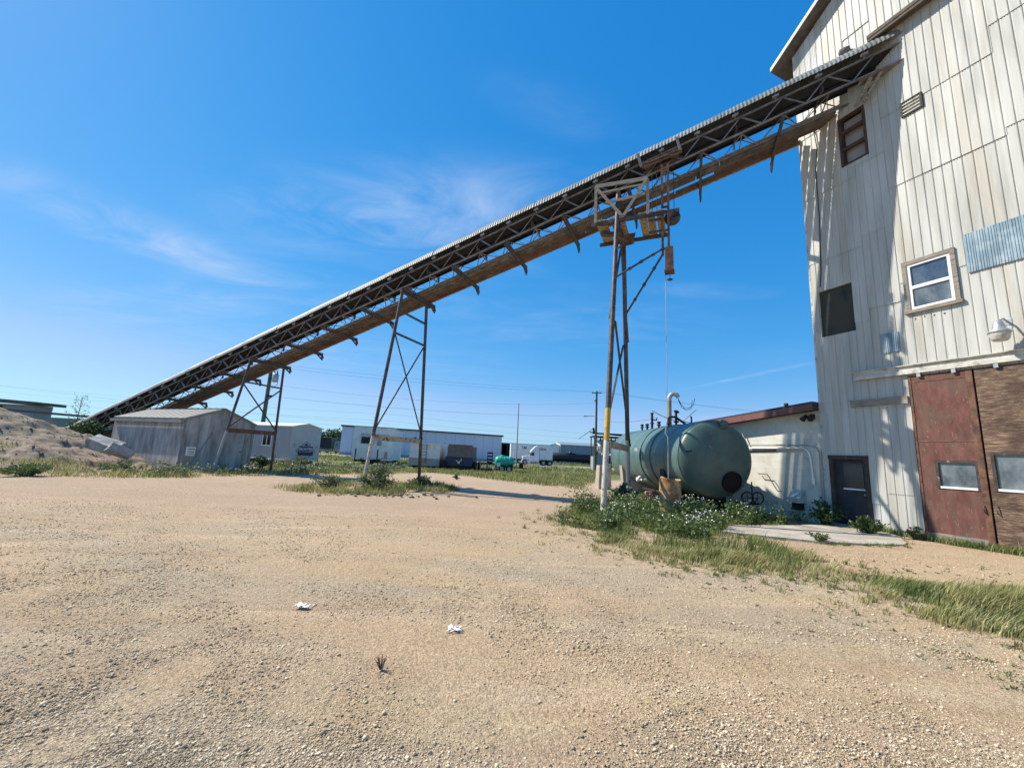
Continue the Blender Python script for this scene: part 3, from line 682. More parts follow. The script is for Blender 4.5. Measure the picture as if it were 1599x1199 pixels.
# vent hood
b=MB(WF); b.prism([(-.06,.55),(-.06,.98),(.06,.98),(.30,.70),(.30,.55)],'x',2.98,3.38); b.build('exhaust_hood', M['siding_trim'], ann)
b=MB(WF); b.box(3.06,3.3,-.05,.22,.32,.548); b.build('hood_opening', M['black'], ann)
b=MB(WF); b.tube([(4.55,.0,1.42),(4.55,.10,1.43),(4.2,.11,1.42),(4.15,.11,1.37),(3.85,.11,.88),(3.70,.11,.86)],.016,6); b.build('lever', M['steel'], ann)
fl=thing('floodlight','black double floodlight under the maroon roof edge','lamp',WF@Vector((2.62,.3,3.3)))
b=MB(WF); b.tube([(2.6,-.06,3.42),(2.6,.18,3.40)],.03,8); b.box(2.53,2.67,-.06,-.02,3.34,3.5); b.build('bracket', M['black'], fl)
for du in (-.1,.12):
    b=MB(WF); b.lathe([(.0,-.14),(.05,-.13),(.075,0),(.095,.08),(.0,.075)],(2.6+du,.22,3.36),(du*2,.6,-.6),12); b.build('lamp_head', M['black'], fl)

# concrete pad by the small door
def rough_ring(r,step=.22,amp=.09):
    o=[]
    for i in range(len(r)):
        a=Vector((*r[i],0)); c=Vector((*r[(i+1)%len(r)],0)); n_=max(1,int((c-a).length/step))
        for k in range(n_):
            p=a.lerp(c,k/n_); q=noise.noise_vector(p*1.9)*amp+noise.noise_vector(p*6)*amp*.4; o.append((p.x+q.x,p.y+q.y))
    return o
b=MB(); ring=[(5.35,10.55),(6.4,10.2),(7.3,9.75),(8.4,9.85),(9.4,10.0),(10.5,11.3),(10.75,11.95),(10.25,13.2),(8.6,12.5),(6.2,11.7)]
b.prism(rough_ring(ring),'z',-.2,.045); o=b.build('concrete_pad', M['concrete'], None); tag(o,kind='structure')

# ------------------------------------------------------------------ propane-like storage tank
AX=Vector((-.07,.9975,0)); TO=Vector((6.86,13.8,1.86)); TR=1.265; TL=7.0
tk=thing('storage_tank','large green horizontal steel tank with a black manhole in its end','tank',(TO.x,TO.y,0))
def dish(d,n=9): return [(TR*math.sin(i/n*math.pi/2), -d*math.cos(i/n*math.pi/2)) for i in range(n+1)]
b=MB(); b.lathe([(TR,0),(TR,TL)],TO,AX,56); b.build('shell', M['tank'], tk)
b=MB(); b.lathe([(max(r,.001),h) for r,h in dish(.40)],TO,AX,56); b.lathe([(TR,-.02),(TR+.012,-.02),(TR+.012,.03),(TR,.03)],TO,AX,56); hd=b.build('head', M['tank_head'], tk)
b=MB(); b.lathe([(max(r,.001),-h) for r,h in dish(.45)],TO+AX*TL,AX,48); b.build('head', M['tank'], tk, 'far rounded end')
for h,w in ((2.25,.05),(3.2,.07)):
    b=MB(); b.lathe([(TR,0),(TR+.035,0),(TR+.035,w),(TR,w)],TO+AX*h,AX,56); b.build('stiffener_ring', M['tank'], tk)
SX=Vector((.9975,.07,0))
def headpt(a,zz,lift=0):
    r=math.hypot(a,zz); h=-.40*math.sqrt(max(0,1-(r/TR)**2)); return TO+SX*a+Vector((0,0,zz))+AX*(h-lift)
pn=(headpt(.38,-.72)-TO); nrm=(SX*.16+Vector((0,0,-.30))-AX*1).normalized()
b=MB(); b.lathe([(.30,-.1),(.345,-.1),(.345,.05),(.30,.05),(.30,.03),(.0,.03)],headpt(.38,-.72),nrm,28,False); b.build('manhole', M['hole'], hd)  # flat black disc stands in for the dark inside of the hole
b=MB(); b.lathe([(0,-.1),(.11,-.1),(.13,.0),(.13,.14),(.11,.17),(0,.18)],headpt(.22,1.10),(SX*.25-AX*.5+Vector((0,0,1))).normalized(),16); b.lathe([(.15,.03),(.17,.03),(.17,.07),(.15,.07)],headpt(.22,1.10),(SX*.25-AX*.5+Vector((0,0,1))).normalized(),16); b.build('manway_cap', M['tank_head'], tk)
b=MB(); b.tube([headpt(-.95,.22,.0),headpt(-1.0,.2,.12),headpt(-1.12,.19,.1)],.03,6); b.build('lifting_lug', M['black'], tk)
for h in (1.2,5.6):
    b=MB()
    ang=[R(-160+i*10) for i in range(15)]
    pts=[(TR*1.005*math.cos(a),TR*1.005*math.sin(a)) for a in ang]
    v=[];f=[]
    for s_ in (0,.35):
        for p in pts: v.append(TO+SX*p[0]+Vector((0,0,p[1]))+AX*(h+s_))
        v.append(TO+SX*pts[-1][0]*.86+Vector((0,0,-1.86-.1))+AX*(h+s_)); v.append(TO+SX*pts[0][0]*.86+Vector((0,0,-1.86-.1))+AX*(h+s_))
    n=len(pts)+2; f=[tuple(range(n)),tuple(range(2*n-1,n-1,-1))]+[(i,(i+1)%n,n+(i+1)%n,n+i) for i in range(n)]
    b.add(v,f); b.build('saddle', M['concrete'] if h>3 else M['black'], tk)
def top(t,a=0): return TO+AX*t+SX*a+Vector((0,0,math.sqrt(TR*TR-a*a)-.02))
for t,a,hh,r in ((5.9,-.1,.26,.045),(5.3,-.1,.24,.05),(4.15,-.05,.26,.05)):
    b=MB(); p=top(t,a); b.tube([p,p+Vector((0,0,hh))],r,8); b.lathe([(r*1.8,0),(r*1.8,.05),(r,.05)],p+Vector((0,0,hh*.5)),(0,0,1),10); b.lathe([(r*1.6,0),(r*1.7,.07),(0,.09)],p+Vector((0,0,hh-.03)),(0,0,1),10); b.build('nozzle', M['black'], tk)
b=MB(); p=top(4.75,-.1); b.tube([p,p+Vector((0,0,.72))],.055,8); b.lathe([(.09,0),(.09,.05),(.05,.06)],p+Vector((0,0,.25)),(0,0,1),10); b.tube([p+Vector((0,0,.42)),p+SX*.2+Vector((0,0,.42)),p+SX*.22+Vector((0,0,.5))],.03,6); b.lathe([(.075,0),(.075,.05),(0,.06)],p+Vector((0,0,.7)),(0,0,1),10); b.build('nozzle', M['black'], tk, 'tall valve stem')
b=MB(); p=top(3.0,-.15)
b.tube([p,p+Vector((0,0,.34)),p+Vector((0,0,.42))+SX*.06,p+Vector((0,0,.42))+SX*.30,p+Vector((0,0,.28))+SX*.52,p+Vector((0,0,.1))+SX*.8],.05,8)
b.lathe([(.1,0),(.1,.05),(.05,.05)],p+Vector((0,0,.12)),(0,0,1),10); b.tube([p+SX*.32,p+SX*.32+Vector((0,0,.62))],.05,8); b.lathe([(.11,0),(.11,.06),(0,.1)],p+SX*.33+Vector((0,0,.62)),(.4,0,1),10); b.lathe([(.11,0),(.11,.05),(.05,.05)],p+SX*.32+Vector((0,0,.2)),(0,0,1),10); b.build('valve_pipe', M['black'], tk)
b=MB(); p=top(1.35,-.05); b.tube([p,p+Vector((0,0,.24)),p+Vector((0,.05,.28))],.03,8); b.tube([p+Vector((0,0,.04)),p+Vector((-.25,.3,.12)),p+Vector((-.5,.7,.2)),p+Vector((-.75,1.2,.42)),p+Vector((-.9,1.6,.62))],.014,6); b.build('hose', M['black'], tk)
b=MB(); q=TO+AX*3.6-SX*1.1+Vector((0,0,-.95)); b.tube([q+SX*.3,q-SX*.1],.05,8); b.lathe([(.09,0),(.09,.06),(0,.07)],q-SX*.1,-SX,10); b.lathe([(.07,0),(.085,.05),(0,.07)],q-SX*.02+Vector((0,0,.08)),(0,0,1),10); b.tube([q-AX*.05,q-AX*.32-SX*.05],.03,8); b.build('drain_valve', M['vinyl'], tk)
b=MB(); q=TO+AX*2.6-SX*.5+Vector((0,0,-1.38)); b.tube([q-AX*1.3,q+AX*2.2],.06,8); b.build('drain_pipe', M['black'], tk)
for h in (1.05,4.5,5.8):
    b=MB(); b.lathe([(TR,0),(TR+.008,0),(TR+.008,.025),(TR,.025)],TO+AX*h,AX,56); b.build('weld_seam', M['tank'], tk)
b=MB(); b.box(0,1,0,1,0,1); b.v=[TO+AX*(3.55+.34*p.y)-SX*(TR*.985-.02*p.x)+Vector((0,0,.12+.22*p.z)) for p in [Vector(q) for q in ((0,0,0),(1,0,0),(1,1,0),(0,1,0),(0,0,1),(1,0,1),(1,1,1),(0,1,1))]]; b.build('data_plate', M['grey_paint'], tk)
# vent stack behind the tank
vp=thing('vent_stack','tall pale vent pipe with a hooked cap rising behind the tank','pipe',(7.25,18.6,0))
b=MB(); b.tube([(7.25,18.6,0),(7.25,18.6,4.45)],.095,12); b.build('stack', M['stack'], vp)
b=MB(); b.tube([(7.25,18.6,4.45),(7.25,18.6,4.6),(7.31,18.58,4.72),(7.43,18.55,4.78),(7.56,18.52,4.74),(7.62,18.5,4.62)],.10,12); b.build('cap', M['galv'], vp)
b=MB(); b.tube([(7.6,18.5,4.6),(7.72,18.5,4.35),(7.9,18.5,4.12),(8.1,18.5,4.15),(8.3,18.5,4.3),(8.38,18.5,4.6)],.014,5); b.tube([(7.62,18.5,4.5),(7.78,18.5,4.15),(7.98,18.5,4.05),(8.2,18.5,4.12),(8.26,18.5,4.5)],.012,5); b.tube([(7.3,18.5,3.75),(7.75,18.4,3.5),(8.0,18.3,3.75),(8.3,18.2,4.05)],.011,5); b.build('loose_cable', M['black'], vp)
# concrete block and bits by the tank
b=MB(); b.hexa([(5.15,23.6,-.2),(5.95,23.75,-.2),(5.9,24.5,-.2),(5.1,24.4,-.2),(5.2,23.62,1.32),(5.86,23.75,1.26),(5.85,24.4,1.26),(5.15,24.3,1.32)])
o=b.build('concrete_block', M['concrete'], None, bevel=.04); tag(o,'tall rough concrete block standing behind the white painted support leg','block')
b=MB(); b.hexa([(4.42,13.4,-.05),(4.62,13.42,-.05),(4.62,13.5,-.05),(4.42,13.48,-.05),(4.42,13.36,.72),(4.63,13.38,.72),(4.63,13.46,.72),(4.42,13.44,.72)]); o=b.build('brick_slab', M['red_block'], None, bevel=.01)
tag(o,'small faded red slab standing in weeds left of the rusty barrel','slab')
# barrel
brl=thing('rusty_barrel','dented rusty yellow steel barrel standing in front of the tank','barrel',(4.78,12.35,0))
b=MB(); prof=[(0,-.05),(.30,-.05),(.305,.0),(.30,.03)]
for k in range(1,22):
    z=.03+k*.052; r=.30
    for rz in (.38,.76): r+=.016*math.exp(-((z-rz)/.022)**2)
    prof.append((r,z))
prof+=[(.312,1.135),(.312,1.165),(.296,1.165),(.29,1.1),(.285,.75)]
b.lathe(prof,(4.78,12.35,0),(.03,.02,1),32)
for i,p in enumerate(b.v):
    q=p-Vector((4.78,12.35,0)); a=math.atan2(q.y,q.x); z=q.z
    dent=.045*math.exp(-((a+2.5)/.5)**2-((z-.93)/.20)**2)+.03*math.exp(-((a+1.2)/.4)**2-((z-.62)/.14)**2)+.03*math.exp(-((a+2.2)/.35)**2-((z-.35)/.15)**2)
    q.x*=1-dent*2.2; q.y*=1-dent*2.2
    q.z+=.03*math.sin(a*2+.8)*max(0,z-.8)/.35+.05*math.exp(-((a+2.9)/.4)**2)*max(0,z-.9)*2
    b.v[i]=Vector((4.78,12.35,0))+q+noise.noise_vector(q*4)*.012
b.build('drum', M['barrel'], brl)
b=MB(); b.lathe([(0,0),(.27,0)],(4.78,12.35,.86),(.05,.0,1),20); b.build('scrap_fill', M['rust'], brl)
# two-wheel cart by the annex wall
ct=thing('hand_cart','small two-wheeled cart left under the tank beside the white wall','cart',(8.55,14.9,0))
wc=Vector((8.45,14.6,.62))
for k in (0,1):
    b=MB(); o_=Vector((8.3,14.5,.60))+Vector((.42,.10,0))*k
    pts=[o_+Vector((.20*math.cos(a),.0,.20*math.sin(a))) for a in [i*2*math.pi/16 for i in range(17)]]
    b.tube(pts,.025,6,False); b.tube([o_-Vector((.2,0,0)),o_+Vector((.2,0,0))],.01,5); b.tube([o_-Vector((0,0,.2)),o_+Vector((0,0,.2))],.01,5); b.build('wheel', M['black'], ct)
b=MB(); b.tube([(8.3,14.5,.6),(8.72,14.6,.6)],.02,6); b.tube([(8.5,14.55,.6),(8.5,14.56,1.15)],.02,6); b.box(8.2,8.85,14.7,15.1,.36,.42); b.tube([(8.3,14.5,.6),(8.3,14.8,.40)],.02,6); b.tube([(8.72,14.6,.6),(8.72,14.85,.40)],.02,6)
for (x,y) in ((8.24,14.74),(8.8,14.74),(8.24,15.06),(8.8,15.06)): b.tube([(x,y,-.05),(x,y,.4)],.02,6)
b.build('cart_frame', M['black'], ct)

# ------------------------------------------------------------------ conveyor (skew frame: s along, w across, h above the bottom chord)
PW=Vector((11.4216,10.5889,0)); E_=Vector((-.914,.406,0)); C_=Vector((.406,.914,0))
Z0,SL=14.14,-.2835
CF=Matrix.Identity(4)
for i in range(3):
    CF[i][0]=(E_.x,E_.y,SL)[i]; CF[i][1]=C_[i]; CF[i][2]=(0,0,1)[i]; CF[i][3]=(PW.x,PW.y,Z0)[i]
VF=frame(PW,E_,C_)          # upright frame: s, w, world z
def zc(s): return Z0+SL*s
SEND=49.3
cv=thing('belt_conveyor','long inclined covered belt conveyor on a steel truss running up into the white building','conveyor',VF@Vector((SEND,.5,0)))
def arch(sa,sb,lift,name):
    V=[];F=[]; nseg=11; st=.0288; n=int((sb-sa)/st)
    for i in range(n+1):
        s=sa+(sb-sa)*i/n; r=.60+lift+.0135*math.sin(2*math.pi*s/.1155)
        for k in range(nseg+1):
            a=R(8+164*k/nseg); V.append((s,.5-r*math.cos(a),.82+r*math.sin(a)*.98))
    for i in range(n):
        for k in range(nseg):
            q=i*(nseg+1)+k; F.append((q,q+1,q+nseg+2,q+nseg+1))
    b=MB(CF); b.add(V,F,True); return b.build(name,M['cover'],cv,recalc=False)
s=-.12; k=0
while s<SEND-.4:
    e=min(s+2.42,SEND); arch(s-.06,e+.10,.004+.012*(k%2)+random.uniform(0,.006),'cover_section'); s=e; k+=1
for w,h,nm in ((0,.62,'top_chord'),(0,0,'bottom_chord'),(1.0,.62,'top_chord'),(1.0,0,'bottom_chord')):
    b=MB(CF); b.angle((-.02+1.0*w*.9,w,h),(SEND,w,h),.075,.014,(0,0,1)); b.build(nm,M['truss'],cv)
# near side web members, one by one
PAN=1.25; s0=.62
for i in range(int(SEND/PAN)):
    sa=s0+i*PAN
    if sa+PAN/2>SEND: break
    b=MB(CF); b.angle((sa,-.01,.62),(sa+PAN/2,-.01,0),.045,.009); b.build('web_brace',M['truss'],cv)
    if sa-PAN/2>0:
        b=MB(CF); b.angle((sa-PAN/2,-.012,0),(sa,-.012,.62),.045,.009); b.build('web_brace',M['truss'],cv)
b=MB(CF)
for i in range(int(SEND/PAN)):
    sa=s0+i*PAN
    if sa<1.3: continue
    b.bar((sa,1.0,.62),(sa+PAN/2,1.0,0),.04,.012); b.bar((sa-PAN/2,1.0,0),(sa,1.0,.62),.04,.012)
b.build('far_lattice',M['truss'],cv)
b=MB(CF)
for i in range(int(SEND/PAN)):
    sa=.6+i*PAN
    if sa<1.3: continue
    b.bar((sa,.03,-.0),(sa+PAN/2,.97,0),.04,.012); b.bar((sa+PAN/2,.97,0),(sa+PAN,.03,0),.04,.012); b.bar((sa,.03,.012),(sa,.97,.012),.035,.03)
b.build('under_lattice',M['truss'],cv)
# belt trough
b=MB(CF); b.hexa([(-.02,.06,.66),(SEND,.06,.66),(SEND,.34,.50),(-.02,.34,.50),(-.02,.06,.68),(SEND,.06,.68),(SEND,.34,.52),(-.02,.34,.52)])
b.box(.4,SEND,.34,.66,.498,.52)
b.hexa([(.7,.66,.50),(SEND,.66,.50),(SEND,.94,.66),(1,.94,.66),(.7,.66,.52),(SEND,.66,.52),(SEND,.94,.68),(1,.94,.68)]); b.build('belt',M['black'],cv)
b=MB(CF); b.box(1.06,SEND,.955,.97,.47,1.0); b.box(.2,SEND,.10,.94,.735,.75); b.build('side_sheet',M['pan'],cv)
b=MB(CF); b.box(.5,SEND,.30,.70,.40,.415); b.build('return_belt',M['black'],cv)
i=0; s=2.0
while s<SEND-1:
    b=MB(CF); b.tube([(s,.16,.36),(s,.86,.36)],.035,8); b.box(s-.02,s+.02,.02,.10,.2,.42); b.box(s-.02,s+.02,.9,.98,.2,.42); b.build('return_idler',M['steel'],cv); s+=2.5
s=.9
while s<SEND-.6:
    b=MB(CF); b.box(s-.09,s+.09,-.125,-.03,.72,.79); b.box(s-.02,s+.02,-.06,-.02,.62,.90); b.build('cover_clip',M['truss'],cv); s+=1.21
# brackets under the truss carrying the walkway
for k in range(20):
    s=.62+2.5*k
    if s>SEND-1: break
    w0=-.05 if s>2 else .5
    b=MB(CF); b.box(s-.04,s+.04,w0,2.36,-.13,-.045); b.box(s+.045,s+.06,w0,2.3,-.17,-.045)
    b.hexa([(s-.05,2.05,-.135),(s+.05,2.05,-.135),(s+.05,2.40,-.045),(s-.05,2.40,-.045),(s-.05,2.12,-.42),(s+.05,2.12,-.42),(s+.05,2.32,-.42),(s-.05,2.32,-.42)][0:4]+[(s-.05,2.05,-.04),(s+.05,2.05,-.04),(s+.05,2.42,-.04),(s-.05,2.42,-.04)])
    b.bar((s,2.30,-.04),(s,2.42,-.34),.08,.10); b.bar((s,1.9,-.1),(s,2.42,-.42),.05,.05)
    b.build('outrigger',M['steel'],cv)
# plank walkway on the far side
M['weathered_dark'] = mat('dark_weathered_planks', [(.05,.043,.038),(.10,.088,.078),(.16,.14,.125)], rough=.9, scale=3, island=.3)
b=MB(CF); gw=MB(CF)
for r in range(5):
    s=.9+random.uniform(0,1.5)
    if r==0: s=1.4
    while s<SEND-1:
        e=min(s+random.choice([3.6,4.2,4.8]),SEND)
        if not (r in (2,) and random.random()<.12):
            w=1.02+r*.195+random.uniform(-.006,.006); bb=gw if r<2 else b; dz=random.uniform(-.008,.008); bb.box(s,e-.03,w,w+.178,-.035+dz,.012+dz)
        s=e
b.build('walkway',M['walk_wood'],cv)
b=gw; b.build('walkway_edge',M['weathered_dark'],cv)
b=MB(CF); b.box(1.3,SEND,.985,1.018,.02,.17); b.box(1.3,SEND,2.0,2.04,-.04,.10); b.build('kick_board',M['weathered_wood'],cv)
b=MB(CF); b.box(-.4,1.05,.0,.3,-.02,.0); b.hexa([(-.5,-.02,-.06),(.35,.3,-.32),(1.05,1.0,-.36),(.2,1.0,-.02),(-.5,-.02,-.05),(.35,.3,-.31),(1.05,1.0,-.35),(.2,1.0,-.01)]); b.build('chute_plate',M['truss'],cv)
b=MB(CF); b.bar((.75,.05,-.03),(1.0,.62,-.45),.14,.05); b.bar((.5,.02,-.03),(.85,.5,-.5),.10,.05); b.build('strut',M['weathered_wood'],cv)
b=MB(CF); b.lathe([(0,0),(.34,0),(.34,.8),(0,.8)],(SEND-.2,.1,.45),(0,1,0),16); b.build('tail_pulley',M['steel'],cv)

# ------------------------------------------------------------------ support towers
def support(s,label,wn,wf,tn,tf,levels,beam,beam_m,r=.07,near_cols=None,far_cols=None):
    """levels: list of (z0,z1) cross-braced panels, horizontals at given z"""
    base=VF@Vector((s,(wn+wf)/2,0))
    t=thing('conveyor_support',label,'support tower',base,'steel A-frame supports of the conveyor')
    zt=zc(s)-.14
    def pn(z): return Vector((s,wn+(tn-wn)*z/zt,z))
    def pf(z): return Vector((s,wf+(tf-wf)*z/zt,z))
    for p,cols in ((pn,near_cols),(pf,far_cols)):
        cuts=[(-.25,zt,'steel')] if not cols else cols+[(cols[-1][1],zt,'steel')]
        first=None
        for (a,b_,mm) in cuts:
            nm='leg' if mm=='steel' else ('leg_base' if mm!='leg_yellow' else 'painted_band')
            b=MB(VF); b.tube([p(a),p(b_)],r*(1.02 if mm=='leg_yellow' else 1),12); b.build(nm,M[mm],t)
    b=MB(VF); b.bar(pn(beam)+Vector((0,r*.9,0)),pf(beam)-Vector((0,r*.9,0)),.07,.22); b.build('cross_beam',M[beam_m],t)
    for (a,b_,kind) in levels:
        if kind=='h': q=MB(VF); q.angle(pn(a),pf(a),.07,.012); q.build('girt',M['steel'],t)
        else:
            q=MB(VF); q.angle(pn(a)+Vector((.06,0,0)),pf(b_)+Vector((.06,0,0)),.07,.012); q.build('cross_brace',M['steel'],t)
            q=MB(VF); q.angle(pf(a)+Vector((-.06,0,0)),pn(b_)+Vector((-.06,0,0)),.07,.012)
            q.build('cross_brace',M['steel'],t)
    for p in (pn,pf):
        b=MB(VF); c=p(0); b.box(c.x-.2,c.x+.2,c.y-.2,c.y+.2,-.2,.05); b.build('footing',M['concrete'],t)
    b=MB(VF); b.bar((s,tn-.1,zt),(s,tf+.25,zt),.14,.12); b.build('head_beam',M['steel'],t)
    return t
support(8.5,'tallest steel support with yellow and white painted leg beside the green tank',-2.19,3.0,-.02,1.15,[(2.2,6.2,'x'),(6.3,10.2,'x')],2.12,'beam_cream',.085,[(-.25,2.2,'leg_white'),(2.2,3.2,'leg_yellow')],[(-.25,2.45,'leg_white')])
support(18.28,'middle steel support with rusty cream cross beam standing in weeds',-1.18,2.58,0,1.9,[(6.75,0,'h'),(7.85,0,'h'),(2.15,6.65,'x')],2.06,'beam_cream',.075,[(-.25,2.1,'leg_white')],[(-.25,1.9,'rust')])
support(28.2,'shortest dark steel support beside the gable of the grey shed',-1.0,2.15,0,2.0,[(4.75,0,'h'),(2.2,4.6,'x')],2.15,'rust',.065,[(-.25,2.1,'grey_paint')],[(-.25,2.0,'rust')])

# ------------------------------------------------------------------ take-up platform hanging at the tallest support
pl=thing('takeup_platform','plank service platform with hanging counterweight under the conveyor at the tallest support','platform',VF@Vector((8.2,.5,10.4)))
DZ=10.45
b=MB(VF)
for i,s in enumerate((7.02,7.34,7.62,8.35,8.65,9.0,9.2)):
    w=.26 if i<3 else .2; b.box(s-w/2,s+w/2,-.28,1.5+.06*math.sin(i*2),DZ-.05,DZ)
b.build('deck_board',M['deck_wood'],pl)
for nm,a,c in (('edge_beam',(9.45,-.22,DZ-.12),(6.85,-.22,DZ-.12)),('edge_beam',(9.45,1.35,DZ-.12),(6.85,1.35,DZ-.12)),('edge_beam',(8.5,-.3,DZ-.13),(8.5,1.6,DZ-.13))):
    b=MB(VF); b.bar(a,c,.09,.13); b.build(nm,M['steel'],pl)
for s,zt in ((9.30,11.9),(7.42,11.75)):
    b=MB(VF); b.bar((s,-.24,DZ-.1),(s,-.24,zt),.10,.10); b.build('guard_post',M['weathered_wood'],pl)
for a,c,wd in (((9.3,-.3,11.86),(7.42,-.3,11.76),.14),((9.2,-.30,11.55),(7.45,-.30,11.55),.07),((9.25,-.31,11.75),(8.32,-.31,10.45),.10),((7.45,-.31,11.72),(8.26,-.31,10.45),.10),((8.9,-.3,11.1),(7.5,-.3,11.15),.10)):
    b=MB(VF); b.bar(a,c,.05,wd); b.build('guard_rail',M['weathered_wood'],pl)
for w in (-.33,.12):
    b=MB(VF); b.bar((7.6,w,12.30),(6.25,w,12.62),.07,.07); b.bar((7.6,w,12.18),(6.25,w,12.50),.05,.05); b.build('pulley_beam',M['rust'],pl)
b=MB(VF); b.bar((7.62,-.4,12.2),(7.75,-.4,12.75),.07,.09); b.build('strut',M['truss'],pl)
b=MB(VF); b.bar((6.3,-.4,12.5),(6.42,-.4,13.05),.06,.08); b.build('strut',M['truss'],pl)
for s,w in ((7.4,-.1),(6.5,-.1)):
    b=MB(VF); b.lathe([(.0,-.06),(.15,-.06),(.15,-.03),(.11,0),(.15,.03),(.15,.06),(0,.06)],(s,w,12.35+(7.4-s)*.23+.06),(0,1,0),18); b.build('pulley',M['steel'],pl)
for ds in (0,.20):
    b=MB(VF); b.bar((6.94-ds,-.12,12.3),(6.94-ds,-.12,8.75),.055,.08); b.build('guide_rail',M['rust'],pl)
for z in (11.9,10.6,9.7,9.0):
    b=MB(VF); b.bar((6.97,-.12,z),(6.71,-.12,z),.06,.06); b.build('guide_spacer',M['steel'],pl)
b=MB(VF); b.bar((9.1,-.1,DZ-.12),(6.7,-.1,DZ-.02),.07,.07); b.bar((7.4,-.05,9.75),(6.9,-.1,9.72),.06,.06); b.bar((7.4,-.05,10.2),(6.9,-.1,10.17),.06,.08); b.build('arm',M['steel'],pl)
b=MB(VF); b.box(6.6,6.86,-.3,.06,8.12,8.98); b.box(6.57,6.89,-.32,.08,8.1,8.13); b.build('counterweight',M['rust'],pl)
b=MB(VF); b.tube([(6.72,-.12,8.1),(6.72,-.12,7.85)],.012,6); b.lathe([(0,0),(.09,0),(.09,.03),(0,.03)],(6.72,-.12,7.82),(0,0,1),12); b.build('hook',M['steel'],pl)
b=MB(VF); b.lathe([(0,-.05),(.27,-.05),(.27,.05),(0,.05)],(6.62,.05,10.22),(0,1,0),22); b.box(6.38,6.85,.0,.1,10.22,10.55); b.build('sheave_guard',M['steel'],pl)
b=MB(VF)
for s in (7.28,7.12,6.55): b.tube([(s,-.12,12.3),(s,-.12,10.3)],.010,5)
b.build('cable',M['black'],pl)
for a,c in (((8.5,-.48,8.0),(6.95,-.14,9.0)),((8.5,1.62,7.25),(6.95,-.10,8.8))):
    b=MB(VF); b.tube([a,c],.038,8)
    for t in (.3,.55,.8):
        p=Vector(a).lerp(Vector(c),t); b.tube([p-(Vector(c)-Vector(a)).normalized()*.05,p+(Vector(c)-Vector(a)).normalized()*.05],.058,8)
    b.build('stay',M['steel'],pl)
b=MB(VF); b.bar((8.5,-.1,9.3),(8.05,.9,10.35),.03,.03); b.add([(8.46,.0,9.35),(8.0,.5,9.7),(7.95,.6,10.2),(8.3,.2,10.0)],[(0,1,2,3)]); b.bar((8.5,-.05,9.3),(7.95,.55,10.2),.04,.02); b.build('gusset',M['rust'],pl)
b=MB(VF); b.bar((9.2,.5,10.3),(8.62,.3,10.1),.22,.12); b.build('gear_motor',M['steel'],pl)
rp=MB(VF); rp.tube([(6.86,-.13,8.0),(6.86,-.12,5.0),(6.87,-.10,2.95)],.009,5); rp.tube([(6.87,-.10,2.95),(6.94,-.05,2.6),(6.86,-.05,2.45),(6.86,-.05,1.05)],.020,6)
o=rp.build('hanging_cable',M['galv'],None); tag(o,'thin cable hanging from the counterweight down to the rusty barrel','cable')

# ------------------------------------------------------------------ shed below the conveyor
sh=thing('shed','grey stained gable shed under the conveyor beside the dirt pile','shed',VF@Vector((33.6,.3,0)))
S0,S1,WA,WB,EH,PK=30.2,37.0,-1.6,2.2,2.6,3.32
wm=(WA+WB)/2
b=MB(VF); b.prism([(WA,-.3),(WB,-.3),(WB,EH),(wm,PK),(WA,EH)],'x',S0,S1); b.build('wall',M['shed_wall'],sh)
b=MB(VF)
for a,c in ((WA-.05,wm),(WB+.05,wm)):
    za=EH-.05*(PK-EH)/(wm-WA)+.012; 
    b.hexa([(S0-.05,a,za),(S1+.05,a,za),(S1+.05,c,PK+.012),(S0-.05,c,PK+.012),(S0-.05,a,za+.06),(S1+.05,a,za+.06),(S1+.05,c,PK+.072),(S0-.05,c,PK+.072)])
rf=b.build('roof',M['shed_roof'],sh)
b=MB(VF)
for i in range(12):
    s=S0+.2+i*.57
    za=EH-.05*(PK-EH)/(wm-WA)+.075; b.bar((s,WA-.04,za),(s,wm,PK+.075),.03,.03)
b.build('roof_seam',M['shed_roof'],rf)
b=MB(VF)
for a,c in ((WA-.05,wm),(WB+.05,wm)):
    za=EH-.05*(PK-EH)/(wm-WA)-.05
    b.hexa([(S0-.08,a,za),(S0-.053,a,za),(S0-.053,c,PK-.05),(S0-.08,c,PK-.05),(S0-.08,a,za+.12),(S0-.053,a,za+.12),(S0-.053,c,PK+.07),(S0-.08,c,PK+.07)])
b.box(S0-.05,S1+.05,WA-.21,WA-.055,EH-.2,EH-.05); b.build('fascia',M['shed_trim'],sh)
b=MB(VF); b.box(S0-.03,S0-.002,.55,1.65,0,2.05); dr=b.build('door',M['shed_wall'],sh)
b=MB(VF)
b.box(S0-.05,S0-.002,.45,.55,0,2.12); b.box(S0-.05,S0-.002,1.65,1.75,0,2.12); b.box(S0-.05,S0-.002,.55,1.65,2.05,2.15); b.box(S0-.07,S0-.002,.35,1.8,2.2,2.28); b.build('door_frame',M['shed_trim'],sh)
b=MB(VF); b.lathe([(.03,0),(.035,.06),(0,.08)],(S0-.03,1.5,1.0),(-1,0,0),8); b.build('handle',M['black'],dr)
b=MB(VF); b.box(S0-.03,S0-.002,WB-.14,WB,0,EH-.02); b.box(S0-.03,S0-.002,WA,WA+.1,0,EH-.02); b.build('corner_board',M['shed_trim'],sh)
b=MB(VF); b.bar((S0-.05,-.15,2.0),(S0-.25,-1.2,.1),.035,.035); b.build('leaning_pole',M['shed_trim'],sh)
mb=thing('meter_box','small white meter board mounted low in front of the grey shed','meter box',VF@Vector((S0-.5,-1.35,0)))
b=MB(VF); b.box(S0-.56,S0-.5,-1.55,-1.15,.75,1.2); b.build('panel',M['white_paint'],mb)
